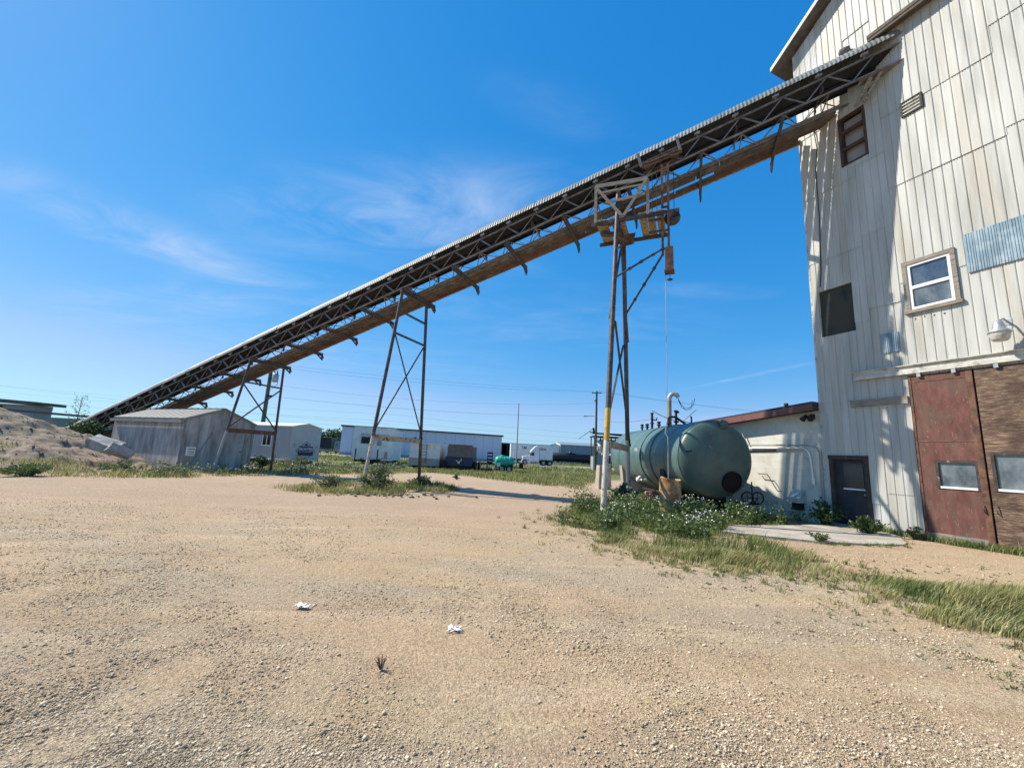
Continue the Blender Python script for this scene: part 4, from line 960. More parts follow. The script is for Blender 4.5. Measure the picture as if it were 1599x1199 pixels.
b=MB(VF); b.box(S0-.575,S0-.561,-1.5,-1.2,1.06,1.10); b.box(S0-.575,S0-.561,-1.5,-1.2,.94,.97); b.box(S0-.575,S0-.561,-1.5,-1.2,.84,.87); b.build('panel_line',M['grey_ink'],mb)
b=MB(VF); b.box(S0-.5,S0-.44,-1.4,-1.32,-.2,.95); b.build('post',M['weathered_wood'],mb)

# ------------------------------------------------------------------ site cabin with company sign
def text_mesh(body,size,m,parent,Mx,name='lettering',ext=.004,bold=0.0,xscale=1.0):
    cu=bpy.data.curves.new(name,'FONT'); cu.body=body; cu.size=size; cu.align_x='CENTER'; cu.align_y='CENTER'; cu.extrude=ext; cu.offset=bold
    tmp=bpy.data.objects.new('tmp_text',cu); col.objects.link(tmp)
    dg=bpy.context.evaluated_depsgraph_get(); me=bpy.data.meshes.new_from_object(tmp.evaluated_get(dg))
    bpy.data.objects.remove(tmp)
    me.transform(Matrix.Diagonal((xscale,1,1,1))); me.transform(Mx); off=org(parent)
    me.transform(Matrix.Translation(-off)); me.name=name
    return link(name,me,m,parent)
KO=Vector((-17.3,33.0,0))    # near corner
KE=Vector((-.94,.341,0)); KC=Vector((.46,.888,0)); KC=Vector((.341,.94,0))
KF=frame(KO,KE,KC)   # s along the grey side (left/back), w along the sign end
kb=thing('site_cabin','grey sided site cabin with a navy company logo on its white end wall','cabin',KO)
KL,KW,KH,KP=7.5,3.05,2.98,3.27
b=MB(KF); b.box(.02,KL,0,.05,.32,KH); b.build('side_wall',M['cabin_side'],kb)
b=MB(KF); b.prism([(0,.32),(KW,.32),(KW,KH),(KW*.48,KP),(0,KH)],'x',-.001,.06); b.build('end_wall',M['cabin_end'],kb)
b=MB(KF); b.box(.06,KL,KW-.05,KW,.32,KH); b.box(KL-.05,KL-.002,.05,KW-.05,.32,KH); b.build('rear_wall',M['cabin_end'],kb)
b=MB(KF)
for a in (-.12,KW+.12):
    za=KH-.03; c=KW*.48; b.hexa([(-.1,a,za),(KL+.1,a,za),(KL+.1,c,KP),(-.1,c,KP),(-.1,a,za+.08),(KL+.1,a,za+.08),(KL+.1,c,KP+.08),(-.1,c,KP+.08)])
b.build('roof',M['white_paint'],kb)
b=MB(KF); b.box(-.02,KL,-.03,.0,.28,.38); b.box(-.02,.0,-.03,KW,.28,.36); b.build('skirting',M['white_paint'],kb)
b=MB(KF); b.box(.2,KL-.2,.3,.55,-.1,.3); b.box(.2,KL-.2,KW-.6,KW-.35,-.1,.3); b.build('skid',M['steel'],kb)
b=MB(KF); b.box(-.012,-.002,.01,KW-.01,1.62,1.645); b.build('belt_trim',M['siding_trim'],kb)
# window
b=MB(KF); a0,a1,z0,z1=2.05,3.05,1.35,2.4
for q in ((a0,a1,z1-.07,z1),(a0,a1,z0,z0+.07)): b.box(q[0],q[1],-.04,.0,q[2],q[3])
for q in (a0,a1-.07,(a0+a1)/2-.035): b.box(q,q+.07,-.04,.0,z0+.07,z1-.07)
wn=b.build('window',M['vinyl'],kb)
b=MB(KF); b.box(a0+.06,a1-.06,-.018,-.002,z0+.06,z1-.06); b.build('pane',M['pane_dark'],wn)
b=MB(KF); b.box(4.0,4.55,-.05,.0,2.15,2.35); b.box(3.95,4.65,-.06,-.0,1.75,1.86); b.box(3.95,4.6,-.03,.0,1.95,2.08); b.build('wall_unit',M['white_paint'],kb)
# sign: local x = w, y = z, facing -s
SM=frame(KF@Vector((-.012,KW*.52,1.1)),KC,Vector((0,0,1)),-KE)
def smb(): return MB(SM)
def ring_poly(outer,inner,z):
    n=len(outer); v=[(p[0],p[1],z) for p in outer]+[(p[0],p[1],z) for p in inner]
    return v,[(i,(i+1)%n,n+(i+1)%n,n+i) for i in range(n)]
def flat(b,poly,z0,z1): b.prism(poly,'z',z0,z1)
sg=smb(); dm=[(-1.02,-.02),(0,.78),(1.02,-.02),(0,-.82)]
v,f=ring_poly(dm,[(x*.93,y*.93) for x,y in dm],.004); sg.add(v,f)
logo=sg.build('logo_diamond',M['logo'],kb,recalc=False)
sg=smb(); flat(sg,[(-.80,-.38),(.80,-.38),(.72,.36),(-.72,.36)],.003,.008); sg.build('logo_plate',M['logo'],logo)
sg=smb(); flat(sg,[(-.26,.40),(0,.62),(.26,.40)],.003,.008); flat(sg,[(-.2,-.56),(.2,-.56),(.0,-.70)],.003,.008); sg.build('logo_peak',M['logo'],logo)
TM=SM@Matrix.Translation((0,.12,.012)); text_mesh('FRONTIER',.34,M['logo_white'],logo,TM,bold=.006,xscale=.92)
sg=smb(); flat(sg,[(-.68,-.10),(.68,-.10),(.68,-.075),(-.68,-.075)],.009,.012); sg.build('logo_rule',M['logo_white'],logo)
TM=SM@Matrix.Translation((-1.2,.38,.004)); text_mesh('9',.42,M['grey_ink'],kb,TM)
sg=smb(); flat(sg,[(.92,.36),(1.22,.36),(1.22,.42),(.92,.42)],.001,.006); flat(sg,[(.92,.26),(1.22,.26),(1.22,.31),(.92,.31)],.001,.006); sg.build('small_print',M['grey_ink'],kb)

# ------------------------------------------------------------------ things standing further back
def wheel(cx,cy,cz,r,w,ax,parent,rim='galv'):
    a=Vector(ax).normalized(); o=Vector((cx,cy,cz))
    b=MB(); b.lathe([(r*.55,-w/2),(r*.93,-w/2),(r,-w*.35),(r,w*.35),(r*.93,w/2),(r*.55,w/2)],o,a,20); t=b.build('wheel',M['black'],parent)
    b=MB(); b.lathe([(0,-w*.3),(r*.2,-w*.42),(r*.5,-w*.3),(r*.56,-w*.45),(r*.56,w*.45),(r*.5,w*.3),(r*.2,w*.42),(0,w*.3)],o,a,16); b.build('rim',M[rim],t)
    return t
# long pale hall
hl=thing('long_hall','long pale blue metal hall with dark roof edge behind the parked trailers','building',(-18,86,0))
A0=Vector((-33.2,82,0)); A1=Vector((-1.6,91,0)); hx=(A1-A0).normalized(); hy=Vector((-hx.y,hx.x,0)); HF=frame(A0,hx,hy); HLn=(A1-A0).length
b=MB(HF); b.box(0,HLn,0,18,.0,5.55); b.build('wall',M['pale_blue'],hl)
b=MB(HF); b.box(-.25,HLn+.3,-.3,18.3,5.55,5.85); b.build('roof',M['roof_dark'],hl)
b=MB(HF)
for k in range(1,16): b.box(k*2.05,k*2.05+.05,-.02,-.001,.3,5.5)
b.build('panel_joint',M['far_wall'],hl)
b=MB(HF); b.box(-.01,HLn,-.05,-.0,.0,.55); b.build('plinth',M['grey_paint'],hl)
b=MB(HF); b.box(14.0,14.5,-.25,-.0,3.6,4.2); b.build('wall_light',M['black'],hl)
# open dark bay beside it
gb=thing('open_bay','low open fronted dark storage bay between the pale hall and the white trailer','building',(1.4,92,0))
b=MB(HF); b.box(HLn+.4,HLn+4.2,6,6.3,-.1,3.9); b.box(HLn+3.9,HLn+4.2,1.5,6,-.1,3.9); b.build('wall',M['hole'],gb)  # walls coloured black for the shade inside the bay
b=MB(HF); b.box(HLn+.3,HLn+4.4,1.2,6.6,3.9,4.3); b.build('roof',M['roof_dark'],gb)
b=MB(HF)
for q in (.4,1.7,3.0): b.box(HLn+q,HLn+q+.15,1.4,1.6,0,3.9)
b.build('post',M['far_fascia'],gb)
# distant fascia of dark trees over the bay
# white site trailer
st=thing('site_trailer','white boxy site trailer with one small window behind the middle support','trailer',(-13.8,43,0))
TF=frame(Vector((-15.75,42,0)),Vector((.995,.1,0)),Vector((-.1,.995,0)))
b=MB(TF); b.box(0,3.85,0,6.5,.42,3.70); b.build('body',M['white_paint'],st)
b=MB(TF); b.box(-.05,3.9,-.05,6.55,3.70,3.78); b.build('roof',M['grey_paint'],st)
b=MB(TF); b.box(.75,2.1,-.04,-.0,2.0,2.75); f_=b.build('window_frame',M['grey_paint'],st)
b=MB(TF); b.box(.82,2.03,-.05,-.04,2.07,2.68); b.build('pane',M['pane_dark'],f_)
b=MB(TF); b.box(.7,3.5,-.05,-.001,2.95,3.05); b.box(.7,1.9,-.045,-.001,2.8,2.94); b.build('awning_rail',M['siding_trim'],st)
b=MB(TF); b.box(2.35,2.8,-.03,-.001,1.9,2.4); b.build('panel',M['grey_paint'],st)
b=MB(TF); b.box(.2,3.6,.3,6.2,.2,.41); b.build('chassis',M['black'],st)
b=MB(TF); b.bar((.9,0,.5),(1.9,-1.5,.45),.1,.1); b.bar((2.9,0,.5),(1.9,-1.5,.45),.1,.1); b.tube([(1.9,-1.4,-.05),(1.9,-1.4,.9)],.05,8); b.build('drawbar',M['black'],st)
for q in (.15,3.7): wheel(*(TF@Vector((q,4.2,.36))),.36,.22,TF.to_3x3()@Vector((1,0,0)),st)
b=MB(TF); b.box(3.2,3.5,-.03,-.0,.6,1.3); b.build('hatch',M['grey_paint'],st)
for i,q in enumerate((.95,3.0)):
    o=Vector(TF@Vector((q,-2.4,0))); b=MB(); b.tube([o+Vector((0,0,-.1)),o+Vector((.02,0,1.5))],.06,8); b.lathe([(.075,0),(.075,.05),(0,.06)],o+Vector((.02,0,1.46)),(0,0,1),8)
    tag(b.build('steel_post',M['black'],None),'%s short dark post in front of the white site trailer'%('left hand','right hand')[i],'post','posts before the trailer')
# small white box trailer
bx=thing('box_trailer','small white box trailer with a rear ladder and grey skirt','trailer',(-7.6,38.5,0))
b=MB(); b.box(-9.0,-6.25,38,41.5,.95,2.22); b.build('body',M['white_paint'],bx)
b=MB(); b.box(-9.03,-6.22,37.98,41.5,.28,.948); b.build('skirt',M['grey_paint'],bx)
b=MB(); b.box(-9.05,-6.2,37.9,41.6,2.222,2.30); b.build('roof',M['vinyl'],bx)
b=MB()
for q in (-7.95,-7.45): b.bar((q,37.9,.5),(q,37.9,2.3),.04,.04)
for k in range(6): b.bar((-7.95,37.9,.65+k*.29),(-7.45,37.9,.65+k*.29),.03,.03)
b.build('ladder',M['steel'],bx)
b=MB(); b.box(-8.8,-6.4,38.2,41.2,.15,.279); b.build('chassis',M['black'],bx)
for q in (-8.85,-6.4):
    for y in (39.6,40.5): wheel(q,y,.36,.36,.2,(1,0,0),bx)
# tyres leaning beside it
for i in range(3):
    q=Vector((-5.95+.13*i,37.9+.12*i,.42)); b=MB(); b.lathe([(.22,-.1),(.40,-.11),(.44,-.05),(.44,.05),(.40,.11),(.22,.1),(.22,-.1)],q,(1,.3,.25),18)
    tag(b.build('tyre',M['black'],None),'worn black tyre leaning between white trailer and dump trailer','tyre','tyres leaning by the dump trailer')
# blue dump trailer
dt=thing('dump_trailer','dark blue dump trailer with a grey brown tailgate','trailer',(-4.4,38.6,0))
b=MB(); b.hexa([(-5.65,38,.42),(-3.3,38,.42),(-3.3,43,.42),(-5.65,43,.42),(-5.75,38,1.22),(-3.2,38,1.22),(-3.2,43,1.22),(-5.75,43,1.22)]); b.build('body',M['navy'],dt)
b=MB(); b.hexa([(-5.6,37.97,1.222),(-3.32,37.97,1.222),(-3.32,38.1,1.222),(-5.6,38.1,1.222),(-5.5,38.1,2.28),(-3.3,38.1,2.28),(-3.3,38.2,2.28),(-5.5,38.2,2.28)]); b.build('tailgate',M['brown_gate'],dt)
b=MB(); b.box(-5.6,-5.5,38.25,43,1.222,2.2); b.box(-3.38,-3.28,38.25,43,1.222,2.2); b.box(-5.5,-3.3,37.9,38.05,2.285,2.34); b.build('side_board',M['brown_gate'],dt)
b=MB(); b.lathe([(0,0),(.09,0),(.09,.2),(0,.2)],(-4.45,37.85,.62),(0,0,1),8); b.bar((-4.45,37.86,.72),(-4.7,37.86,.92),.08,.06); b.bar((-4.45,37.86,.78),(-4.2,37.86,.95),.09,.06); b.lathe([(0,-.07),(.07,0),(0,.07)],(-4.25,37.82,1.03),(0,0,1),8); b.build('winch',M['vinyl'],dt)
for q in (-5.9,-3.1):
    for y in (39.2,40.3): wheel(q,y,.42,.42,.24,(1,0,0),dt)
b=MB(); b.box(-5.5,-3.4,38.1,42.8,.2,.418); b.build('chassis',M['black'],dt)
# flat deck
fd=thing('flat_deck','low empty black flat deck trailer right of the dump trailer','trailer',(-2.3,41,0))
b=MB(); b.box(-3.0,-.6,40.6,45,.62,.74); b.build('deck',M['black'],fd)
b=MB(); b.bar((-2.8,40.6,.5),(-2.8,45,.5),.1,.2); b.bar((-.8,40.6,.5),(-.8,45,.5),.1,.2); b.build('chassis',M['steel'],fd)
for q in (-2.9,-.7):
    for y in (42,43): wheel(q,y,.4,.4,.22,(1,0,0),fd)
b=MB()
for q in (-2.7,-2.0,-1.2): b.box(q,q+.1,40.5,40.6,.1,.75)
b.build('stake',M['siding_trim'],fd)
# upright rack
rk=thing('marker_rack','narrow black upright ladder rack standing left of the green tank trailer','rack',(-1.75,40,0))
b=MB()
for q in (-1.97,-1.5): b.bar((q,40,-.1),(q,40,1.85),.06,.06)
b.build('upright',M['black'],rk)
b=MB()
for k in range(4): b.box(-1.97,-1.5,39.96,39.99,.75+k*.3,.90+k*.3)
b.build('rung',M['black'],rk)
b=MB(); b.bar((-1.97,40,.7),(-2.2,39.4,0),.05,.05); b.bar((-1.5,40,.7),(-1.3,39.4,0),.05,.05); b.build('foot',M['siding_trim'],rk)
# green tank trailer
gt=thing('tank_trailer','bright green plastic water tank on a small black trailer','trailer',(-.3,40.5,0))
b=MB(); b.lathe([(.0,-.9),(.40,-.88),(.52,-.75),(.55,-.5),(.55,.5),(.52,.75),(.40,.88),(0,.9)],(-.35,40.5,.95),(1,.18,0),24)
for q in (-.45,0,.45): b.lathe([(.55,-.03),(.575,-.02),(.575,.02),(.55,.03)],(-.35+q,40.5+q*.18,.95),(1,.18,0),24)
b.lathe([(.24,0),(.24,.10),(.2,.14),(0,.15)],(-.55,40.5,1.45),(0,0,1),14); b.build('tank',M['poly_green'],gt)
b=MB(); b.box(-1.2,.85,40.05,41.0,.42,.52); b.box(-1.15,-1.05,40.1,40.95,.5,.8); b.box(.3,.4,40.1,40.95,.5,.8); b.build('chassis',M['black'],gt)
for y in (39.95,41.05):
    wheel(-.55,y,.33,.33,.2,(0,1,0),gt); wheel(.15,y,.33,.33,.2,(0,1,0),gt)
b=MB(); b.box(.5,.9,39.93,40.0,.42,.5); b.build('tail_lamp',M['red'],gt)
b=MB(); b.box(-1.05,-.7,39.75,40.0,.5,.85); b.build('pump',M['vinyl'],gt)
b=MB(); b.bar((.85,40.5,.47),(1.9,40.5,.42),.08,.1); b.box(1.1,1.5,40.2,40.8,.45,.9); b.build('drawbar',M['black'],gt)
# light mast
ms=thing('mast','thin tall plain grey mast standing on its own near the green tank','pole',(1.15,57,0))
b=MB(); b.tube([(1.15,57,-.2),(1.1,57,8.8)],[.10,.06],10); b.build('shaft',M['grey_paint'],ms)
b=MB(); b.lathe([(.25,0),(.25,.06),(.12,.1),(.12,.3)],(1.15,57,-.02),(0,0,1),12); b.build('base',M['steel'],ms)
# semi tractor and trailer
VFm=frame(Vector((.45,84,0)),Vector((.997,.07,0)),Vector((-.07,.997,0)))
bt=thing('box_van_trailer','white semi trailer with black lettering parked behind the truck','trailer',VFm@Vector((4,0,0)))
b=MB(VFm); b.box(0,8.6,0,2.6,1.05,4.0); b.build('body',M['white_paint'],bt)
b=MB(VFm); b.box(-.03,8.63,-.03,2.63,4.0,4.07); b.box(-.02,8.62,-.03,2.6,.96,1.05); b.build('rail',M['navy'],bt)
b=MB(VFm); b.box(.3,8.3,.5,2.1,.7,.95); b.build('chassis',M['black'],bt)
for q in (.9,1.9,7.3):
    wheel(*(VFm@Vector((q,.15,.5))),.5,.28,VFm.to_3x3()@Vector((0,1,0)),bt)
SMt=frame(VFm@Vector((2.75,-.008,3.25)),VFm.to_3x3()@Vector((1,0,0)),Vector((0,0,1)),VFm.to_3x3()@Vector((0,-1,0)))
text_mesh('CM',.62,M['black'],bt,SMt,bold=.02)
SMt2=frame(VFm@Vector((6.55,-.008,3.12)),VFm.to_3x3()@Vector((1,0,0)),Vector((0,0,1)),VFm.to_3x3()@Vector((0,-1,0)))
text_mesh('OICK',.58,M['black'],bt,SMt2,bold=.02)
tr=thing('semi_truck','white sleeper semi truck facing left on the gravel road','truck',(4.6,79,0))
# truck frame: x forwards (left in the picture) = -X
KT=frame(Vector((2.55,78.6,0)),Vector((.998,.06,0)),Vector((-.06,.998,0)))
b=MB(KT)
hood=[(0.15,.75),(.1,1.05),(.25,1.55),(1.3,1.78),(1.45,1.8),(1.45,.62),(1.2,.62)]
b.prism(hood,'y',.25,2.05); b.build('hood',M['white_paint'],tr)
b=MB(KT); cabp=[(1.45,.6),(1.45,1.8),(1.72,2.5),(1.9,2.62),(3.3,2.62),(3.3,.6)]; b.prism(cabp,'y',.1,2.3); b.build('cab',M['white_paint'],tr)
b=MB(KT); b.prism([(1.75,2.62),(1.85,2.75),(2.6,3.5),(3.1,3.72),(3.3,3.74),(3.3,2.62)],'y',.2,2.2); b.build('roof_fairing',M['white_paint'],tr)
b=MB(KT); b.prism([(1.75,1.8),(1.92,2.4),(2.38,2.4),(2.38,1.75)],'y',.085,.11); b.build('side_window',M['pane_dark'],tr)
b=MB(KT); b.hexa([(1.44,.3,1.84),(1.44,2.1,1.84),(1.47,2.1,1.84),(1.47,.3,1.84),(1.69,.3,2.48),(1.69,2.1,2.48),(1.74,2.1,2.48),(1.74,.3,2.48)]); b.build('windscreen',M['pane_dark'],tr)
b=MB(KT); b.box(.02,.16,.2,2.1,.35,.75); b.build('bumper',M['galv'],tr)
b=MB(KT); b.box(.09,.12,.6,1.7,.8,1.4); b.build('grille',M['black'],tr)
for y in (.2,1.85):
    b=MB(KT); b.lathe([(0,-.05),(.13,-.03),(.13,.03),(0,.03)],(.25,y,1.05),(-1,0,0),12); b.build('headlight',M['vinyl'],tr)
b=MB(KT)
ar=[(.62+.62*math.cos(a),.5+.62*math.sin(a)) for a in [R(10*i) for i in range(0,19)]]; ai=[(.62+.52*math.cos(a),.5+.52*math.sin(a)) for a in [R(180-10*i) for i in range(0,19)]]
b.prism(ar+ai,'y',.04,.28); b.build('fender',M['white_paint'],tr)
for q in (.68,):
    for y in (.2,2.1): wheel(*(KT@Vector((q,y,.5))),.5,.3,KT.to_3x3()@Vector((0,1,0)),tr)
for q in (4.2,5.4):
    for y in (.25,2.1): wheel(*(KT@Vector((q,y,.5))),.5,.5,KT.to_3x3()@Vector((0,1,0)),tr)
b=MB(KT); b.box(1.5,6.1,.7,1.6,.55,.8); b.box(3.9,5.6,.5,1.8,.8,.95); b.build('chassis',M['black'],tr)
b=MB(KT); b.lathe([(0,0),(.3,.0),(.3,1.2),(0,1.2)],(1.75,.32,.58),(1,0,0),14); b.build('fuel_tank',M['galv'],tr)
b=MB(KT); b.tube([(3.38,.3,.8),(3.38,.3,3.3)],.07,8); b.build('exhaust',M['galv'],tr)
b=MB(KT); b.box(1.62,1.7,-.22,.08,1.95,2.0); b.box(1.6,1.7,-.24,-.14,1.75,2.3); b.build('mirror',M['black'],tr)
# tank cars
for i,(x0,lab) in enumerate(((12.3,'black railway tank car in front of the far white building'),(27.5,'black railway tank car mostly hidden behind the utility pole'))):
    rc=thing('tank_car',lab,'rail car',(x0+7,130+i*1.2,0),'black railway tank cars')
    yb=130+i*1.2
    b=MB(); b.lathe([(0,0),(.8,.1),(1.3,.5),(1.3,13.9),(.8,14.3),(0,14.4)],(x0,yb,1.9),(1,.08,0),24); b.build('tank',M['tank_car'],rc)
    b=MB(); b.bar((x0,yb,.65),(x0+14.4,yb+1.15,.65),2.0,.18); b.build('underframe',M['black'],rc)
    b=MB(); b.lathe([(.5,0),(.5,.5),(0,.6)],(x0+7.2,yb+.6,3.1),(0,0,1),12); b.box(x0+5.8,x0+8.6,yb-.2,yb+1.4,3.15,3.22); b.build('dome',M['tank_car'],rc)
    for q in (1.6,3.2,11.2,12.8):
        wheel(x0+q,yb-.6+q*.08,.45,.45,.14,(-.08,1,0),rc,'steel')
b=MB(); b.bar((-60,124,.02),(120,138.4,.02),.15,.14); b.bar((-60,125.5,.02),(120,139.9,.02),.15,.14); o=b.build('railway_track',M['rust'],None); tag(o,kind='structure')
# far white building
fb=thing('far_warehouse','distant white warehouse with its shaded side coloured grey above the tank cars','building',(22,142,0))
b=MB(); b.box(17.6,31,140,160,-.2,6.0); b.build('side_wall',M['far_wall'],fb)  # shade on this white side wall is put in as grey colour
b=MB(); b.prism([(140,-.2),(160,-.2),(160,6),(150,7.2),(140,6)],'x',17.4,17.59); b.build('end_wall',M['white_paint'],fb)
b=MB(); b.hexa([(17.3,139.7,6.0),(31.2,139.7,6.0),(31.2,150,7.2),(17.3,150,7.2),(17.3,139.7,6.15),(31.2,139.7,6.15),(31.2,150,7.35),(17.3,150,7.35)]); b.build('roof',M['galv'],fb)
fo=thing('far_white_shed','distant small white gabled shed left of the far warehouse','building',(15.8,141,0))
b=MB(); b.prism([(14.2,-.2),(17.2,-.2),(17.2,5.7),(15.7,6.2),(14.2,5.7)],'y',140.5,150); b.build('wall',M['vinyl'],fo)
b=MB(); b.hexa([(14.0,140.4,5.68),(15.7,140.4,6.24),(15.7,150,6.24),(14.0,150,5.68),(14.0,140.4,5.78),(15.7,140.4,6.34),(15.7,150,6.34),(14,150,5.78)]); b.hexa([(15.7,140.4,6.24),(17.4,140.4,5.68),(17.4,150,5.68),(15.7,150,6.24),(15.7,140.4,6.34),(17.4,140.4,5.78),(17.4,150,5.78),(15.7,150,6.34)]); b.build('roof',M['galv'],fo)
# loading rack of pipes
lr=thing('loading_rack','cluttered dark pipe loading rack with white vessel behind the utility pole','machinery',(15,60,0))
b=MB(); b.lathe([(0,0),(.7,.1),(1.0,.5),(1.0,5.0),(.7,5.4),(0,5.5)],(12.7,60,3.6),(1,.05,0),20); b.build('vessel',M['white_paint'],lr)
b=MB()
for x in (12.2,13.6,15.2,16.8,18.6): b.bar((x,59,-.1),(x,59,4.9),.14,.14); b.bar((x,61.4,-.1),(x,61.4,4.9),.14,.14)
b.build('column',M['steel'],lr)
b=MB(); b.box(12.0,19,58.8,61.6,4.85,5.0); b.bar((11.9,59,5.35),(19.2,59,5.3),.16,.22); b.bar((11.9,61,5.6),(19.2,61,5.1),.14,.14); b.build('gantry',M['black'],lr)
for i in range(9):
    b=MB(); x=12.2+i*.75; b.tube([(x,58.8,4.6),(x+.15,58.5,3.9+.3*math.sin(i*3)),(x+.5,58.4,3.2),(x+.3,58.6,2.4+.4*math.sin(i*5)),(x+.6,58.7,1.5)],.06,6); b.build('hose',M['black'],lr)
for i in range(6):
    b=MB(); x=12.4+i*1.1; b.bar((x,58.7,1.1+.3*(i%2)),(x+1.1,58.7,2.6+.4*(i%3)),.07,.07); b.bar((x+1.0,58.72,1.3),(x,58.72,2.9),.06,.06); b.build('brace',M['grey_paint'],lr)
b=MB(); b.box(12.0,14.2,58.6,60.5,.1,2.1); b.build('pump_house',M['far_wall'],lr)
b=MB(); b.bar((12.1,58.9,5.3),(12.0,58.9,6.1),.2,.25); b.bar((12.0,58.9,6.0),(9.9,58.9,4.4),.06,.06); b.build('loading_arm',M['black'],lr)
b=MB()
for k in range(10): b.bar((12.6,58.75,.3+k*.45),(13.1,58.75,.3+k*.45),.05,.05)
b.bar((12.6,58.75,.1),(12.6,58.75,4.8),.06,.06); b.bar((13.1,58.75,.1),(13.1,58.75,4.8),.06,.06); b.build('ladder',M['siding_trim'],lr)

# dark parked things by the far trees
wg=thing('dark_wagon','dark enclosed wagon parked under the far trees behind the site cabin','wagon',(-42.4,95,0))
b=MB(); b.prism([(-43.9,.7),(-40.6,.7),(-40.6,3.2),(-41.0,3.45),(-43.5,3.45),(-43.9,3.2)],'y',95,99); b.build('body',M['tank_car'],wg)
b=MB(); b.box(-44,-40.5,94.9,99,.5,.698); b.build('chassis',M['far_wall'],wg)
for q in (-43.2,-41.3): wheel(q,95.1,.42,.42,.25,(0,1,0),wg)
pk=thing('parked_truck','pale flat fronted truck cab between dark wagon and pale hall','truck',(-38.6,95,0))
b=MB(); b.prism([(94.6,.7),(94.6,1.7),(94.9,2.7),(97,2.75),(97,.7)],'x',-39.6,-37.7); b.build('cab',M['far_green'],pk)
b=MB(); b.hexa([(-39.4,94.56,1.7),(-37.9,94.56,1.7),(-37.9,94.62,1.7),(-39.4,94.62,1.7),(-39.4,94.84,2.6),(-37.9,94.84,2.6),(-37.9,94.9,2.6),(-39.4,94.9,2.6)]); b.build('windscreen',M['pane_dusty'],pk)
b=MB(); b.box(-39.7,-37.6,94.45,94.6,.5,.9); b.build('bumper',M['grey_paint'],pk)
for q in (-39.4,-37.9): wheel(q,95.4,.45,.45,.3,(1,0,0),pk)
# fence rail
b=MB(); 
for z in (.6,1.0): b.bar((-46,80,z),(-34,80,z),.06,.08)
for k in range(7): b.bar((-46+2*k,80,-.1),(-46+2*k,80,1.15),.1,.1)
tag(b.build('rail_fence',M['weathered_wood'],None),'low weathered rail fence in front of the dark wagon','fence')

# far buildings on the left
fl_=thing('flat_roof_office','far grey building with wide flat brown roof edge above the dirt pile','building',(-92,75,0))
b=MB(); b.box(-110,-86.5,75,78,-.2,6.1); b.build('wall',M['far_wall'],fl_)
b=MB(); b.hexa([(-112,73.2,6.9),(-84.6,73.2,6.1),(-84.6,78.5,6.1),(-112,78.5,6.9),(-112,73.2,7.5),(-84.6,73.2,6.6),(-84.6,78.5,6.6),(-112,78.5,7.5)]); b.build('roof',M['far_fascia'],fl_)
b=MB(); b.box(-93.2,-92.4,74.6,75,5.2,5.7); b.build('wall_lamp',M['black'],fl_)
f2=thing('low_green_building','far low green grey building beyond the foot of the conveyor','building',(-72,72,0))
b=MB(); b.box(-84,-55,70,74,-.2,3.9); b.build('wall',M['far_green'],f2)
b=MB(); b.hexa([(-84.5,69.3,4.6),(-54,69.3,3.6),(-54,74.5,3.6),(-84.5,74.5,4.6),(-84.5,69.3,4.95),(-54,69.3,3.95),(-54,74.5,3.95),(-84.5,74.5,4.95)]); b.build('roof',M['far_fascia'],f2)

# ------------------------------------------------------------------ poles and lines
up=thing('utility_pole','tall dark wooden utility pole with a street lamp arm','pole',(11.33,54,0))
b=MB(); b.tube([(11.33,54,-.3),(11.36,54,10.6)],[.17,.12],12); b.build('shaft',M['pole_wood'],up)
b=MB(); b.bar((10.7,54,10.35),(12.0,54,10.42),.09,.11); b.build('crossarm',M['pole_wood'],up)
for x in (10.78,11.36,11.92):
    b=MB(); b.lathe([(.03,0),(.05,.03),(.035,.07),(.05,.1),(.0,.16)],(x,54,10.44 if x!=11.36 else 10.6),(0,0,1),10); b.build('insulator',M['grey_paint'],up)
b=MB(); b.lathe([(0,0),(.1,.02),(.1,.3),(0,.32)],(11.1,53.9,9.2),(0,0,1),10); b.build('cutout',M['grey_paint'],up)
b=MB(); b.tube([(11.33,54,7.2),(10.7,53.9,7.3),(10.05,53.8,7.2)],.035,6); la=b.build('lamp_arm',M['grey_paint'],up)
b=MB(); b.prism([(-.3,-.02),(.3,.05),(.28,.14),(-.22,.12)],'y',-.13,.13); b.v=[v+Vector((9.9,53.8,7.1)) for v in b.v]; b.build('lamp_head',M['grey_paint'],la)
tp=thing('transformer_pole','greenish utility pole with a transformer behind the shortest support','pole',(-26.9,45,0))
b=MB(); b.tube([(-26.9,45,-.3),(-26.9,45,10.4)],[.24,.18],12); b.build('shaft',M['pole_green'],tp)
b=MB(); b.lathe([(0,0),(.28,.02),(.3,.1),(.3,.85),(.24,.95),(0,1.0)],(-26.2,44.8,8.2),(0,0,1),16); tfm=b.build('transformer',M['galv'],tp)
b=MB(); b.lathe([(.06,0),(.06,.35),(0,.36)],(-26.3,44.7,9.15),(0,0,1),8); b.lathe([(.06,0),(.06,.35),(0,.36)],(-26.05,44.8,9.15),(0,0,1),8); b.build('bushing',M['black'],tfm)
b=MB(); b.box(-26.75,-26.4,44.75,45.0,8.5,8.62); b.build('bracket',M['black'],tp)
b=MB(); b.tube([(-26.1,44.7,9.5),(-25.7,44.6,8.9),(-25.75,44.6,8.0),(-26.3,44.7,7.4),(-26.7,44.8,7.5)],.02,5); b.build('loop_cable',M['black'],tp)
b=MB(); b.box(-26.75,-26.3,44.75,44.95,6.55,6.75); b.build('insulator',M['black'],tp)
def sag(a,c,s,r=.009,n=18):
    a=Vector(a); c=Vector(c); return [a.lerp(c,i/n)-Vector((0,0,s*4*(i/n)*(1-i/n))) for i in range(n+1)]
LB='thin dark overhead line crossing the sky behind the yard'
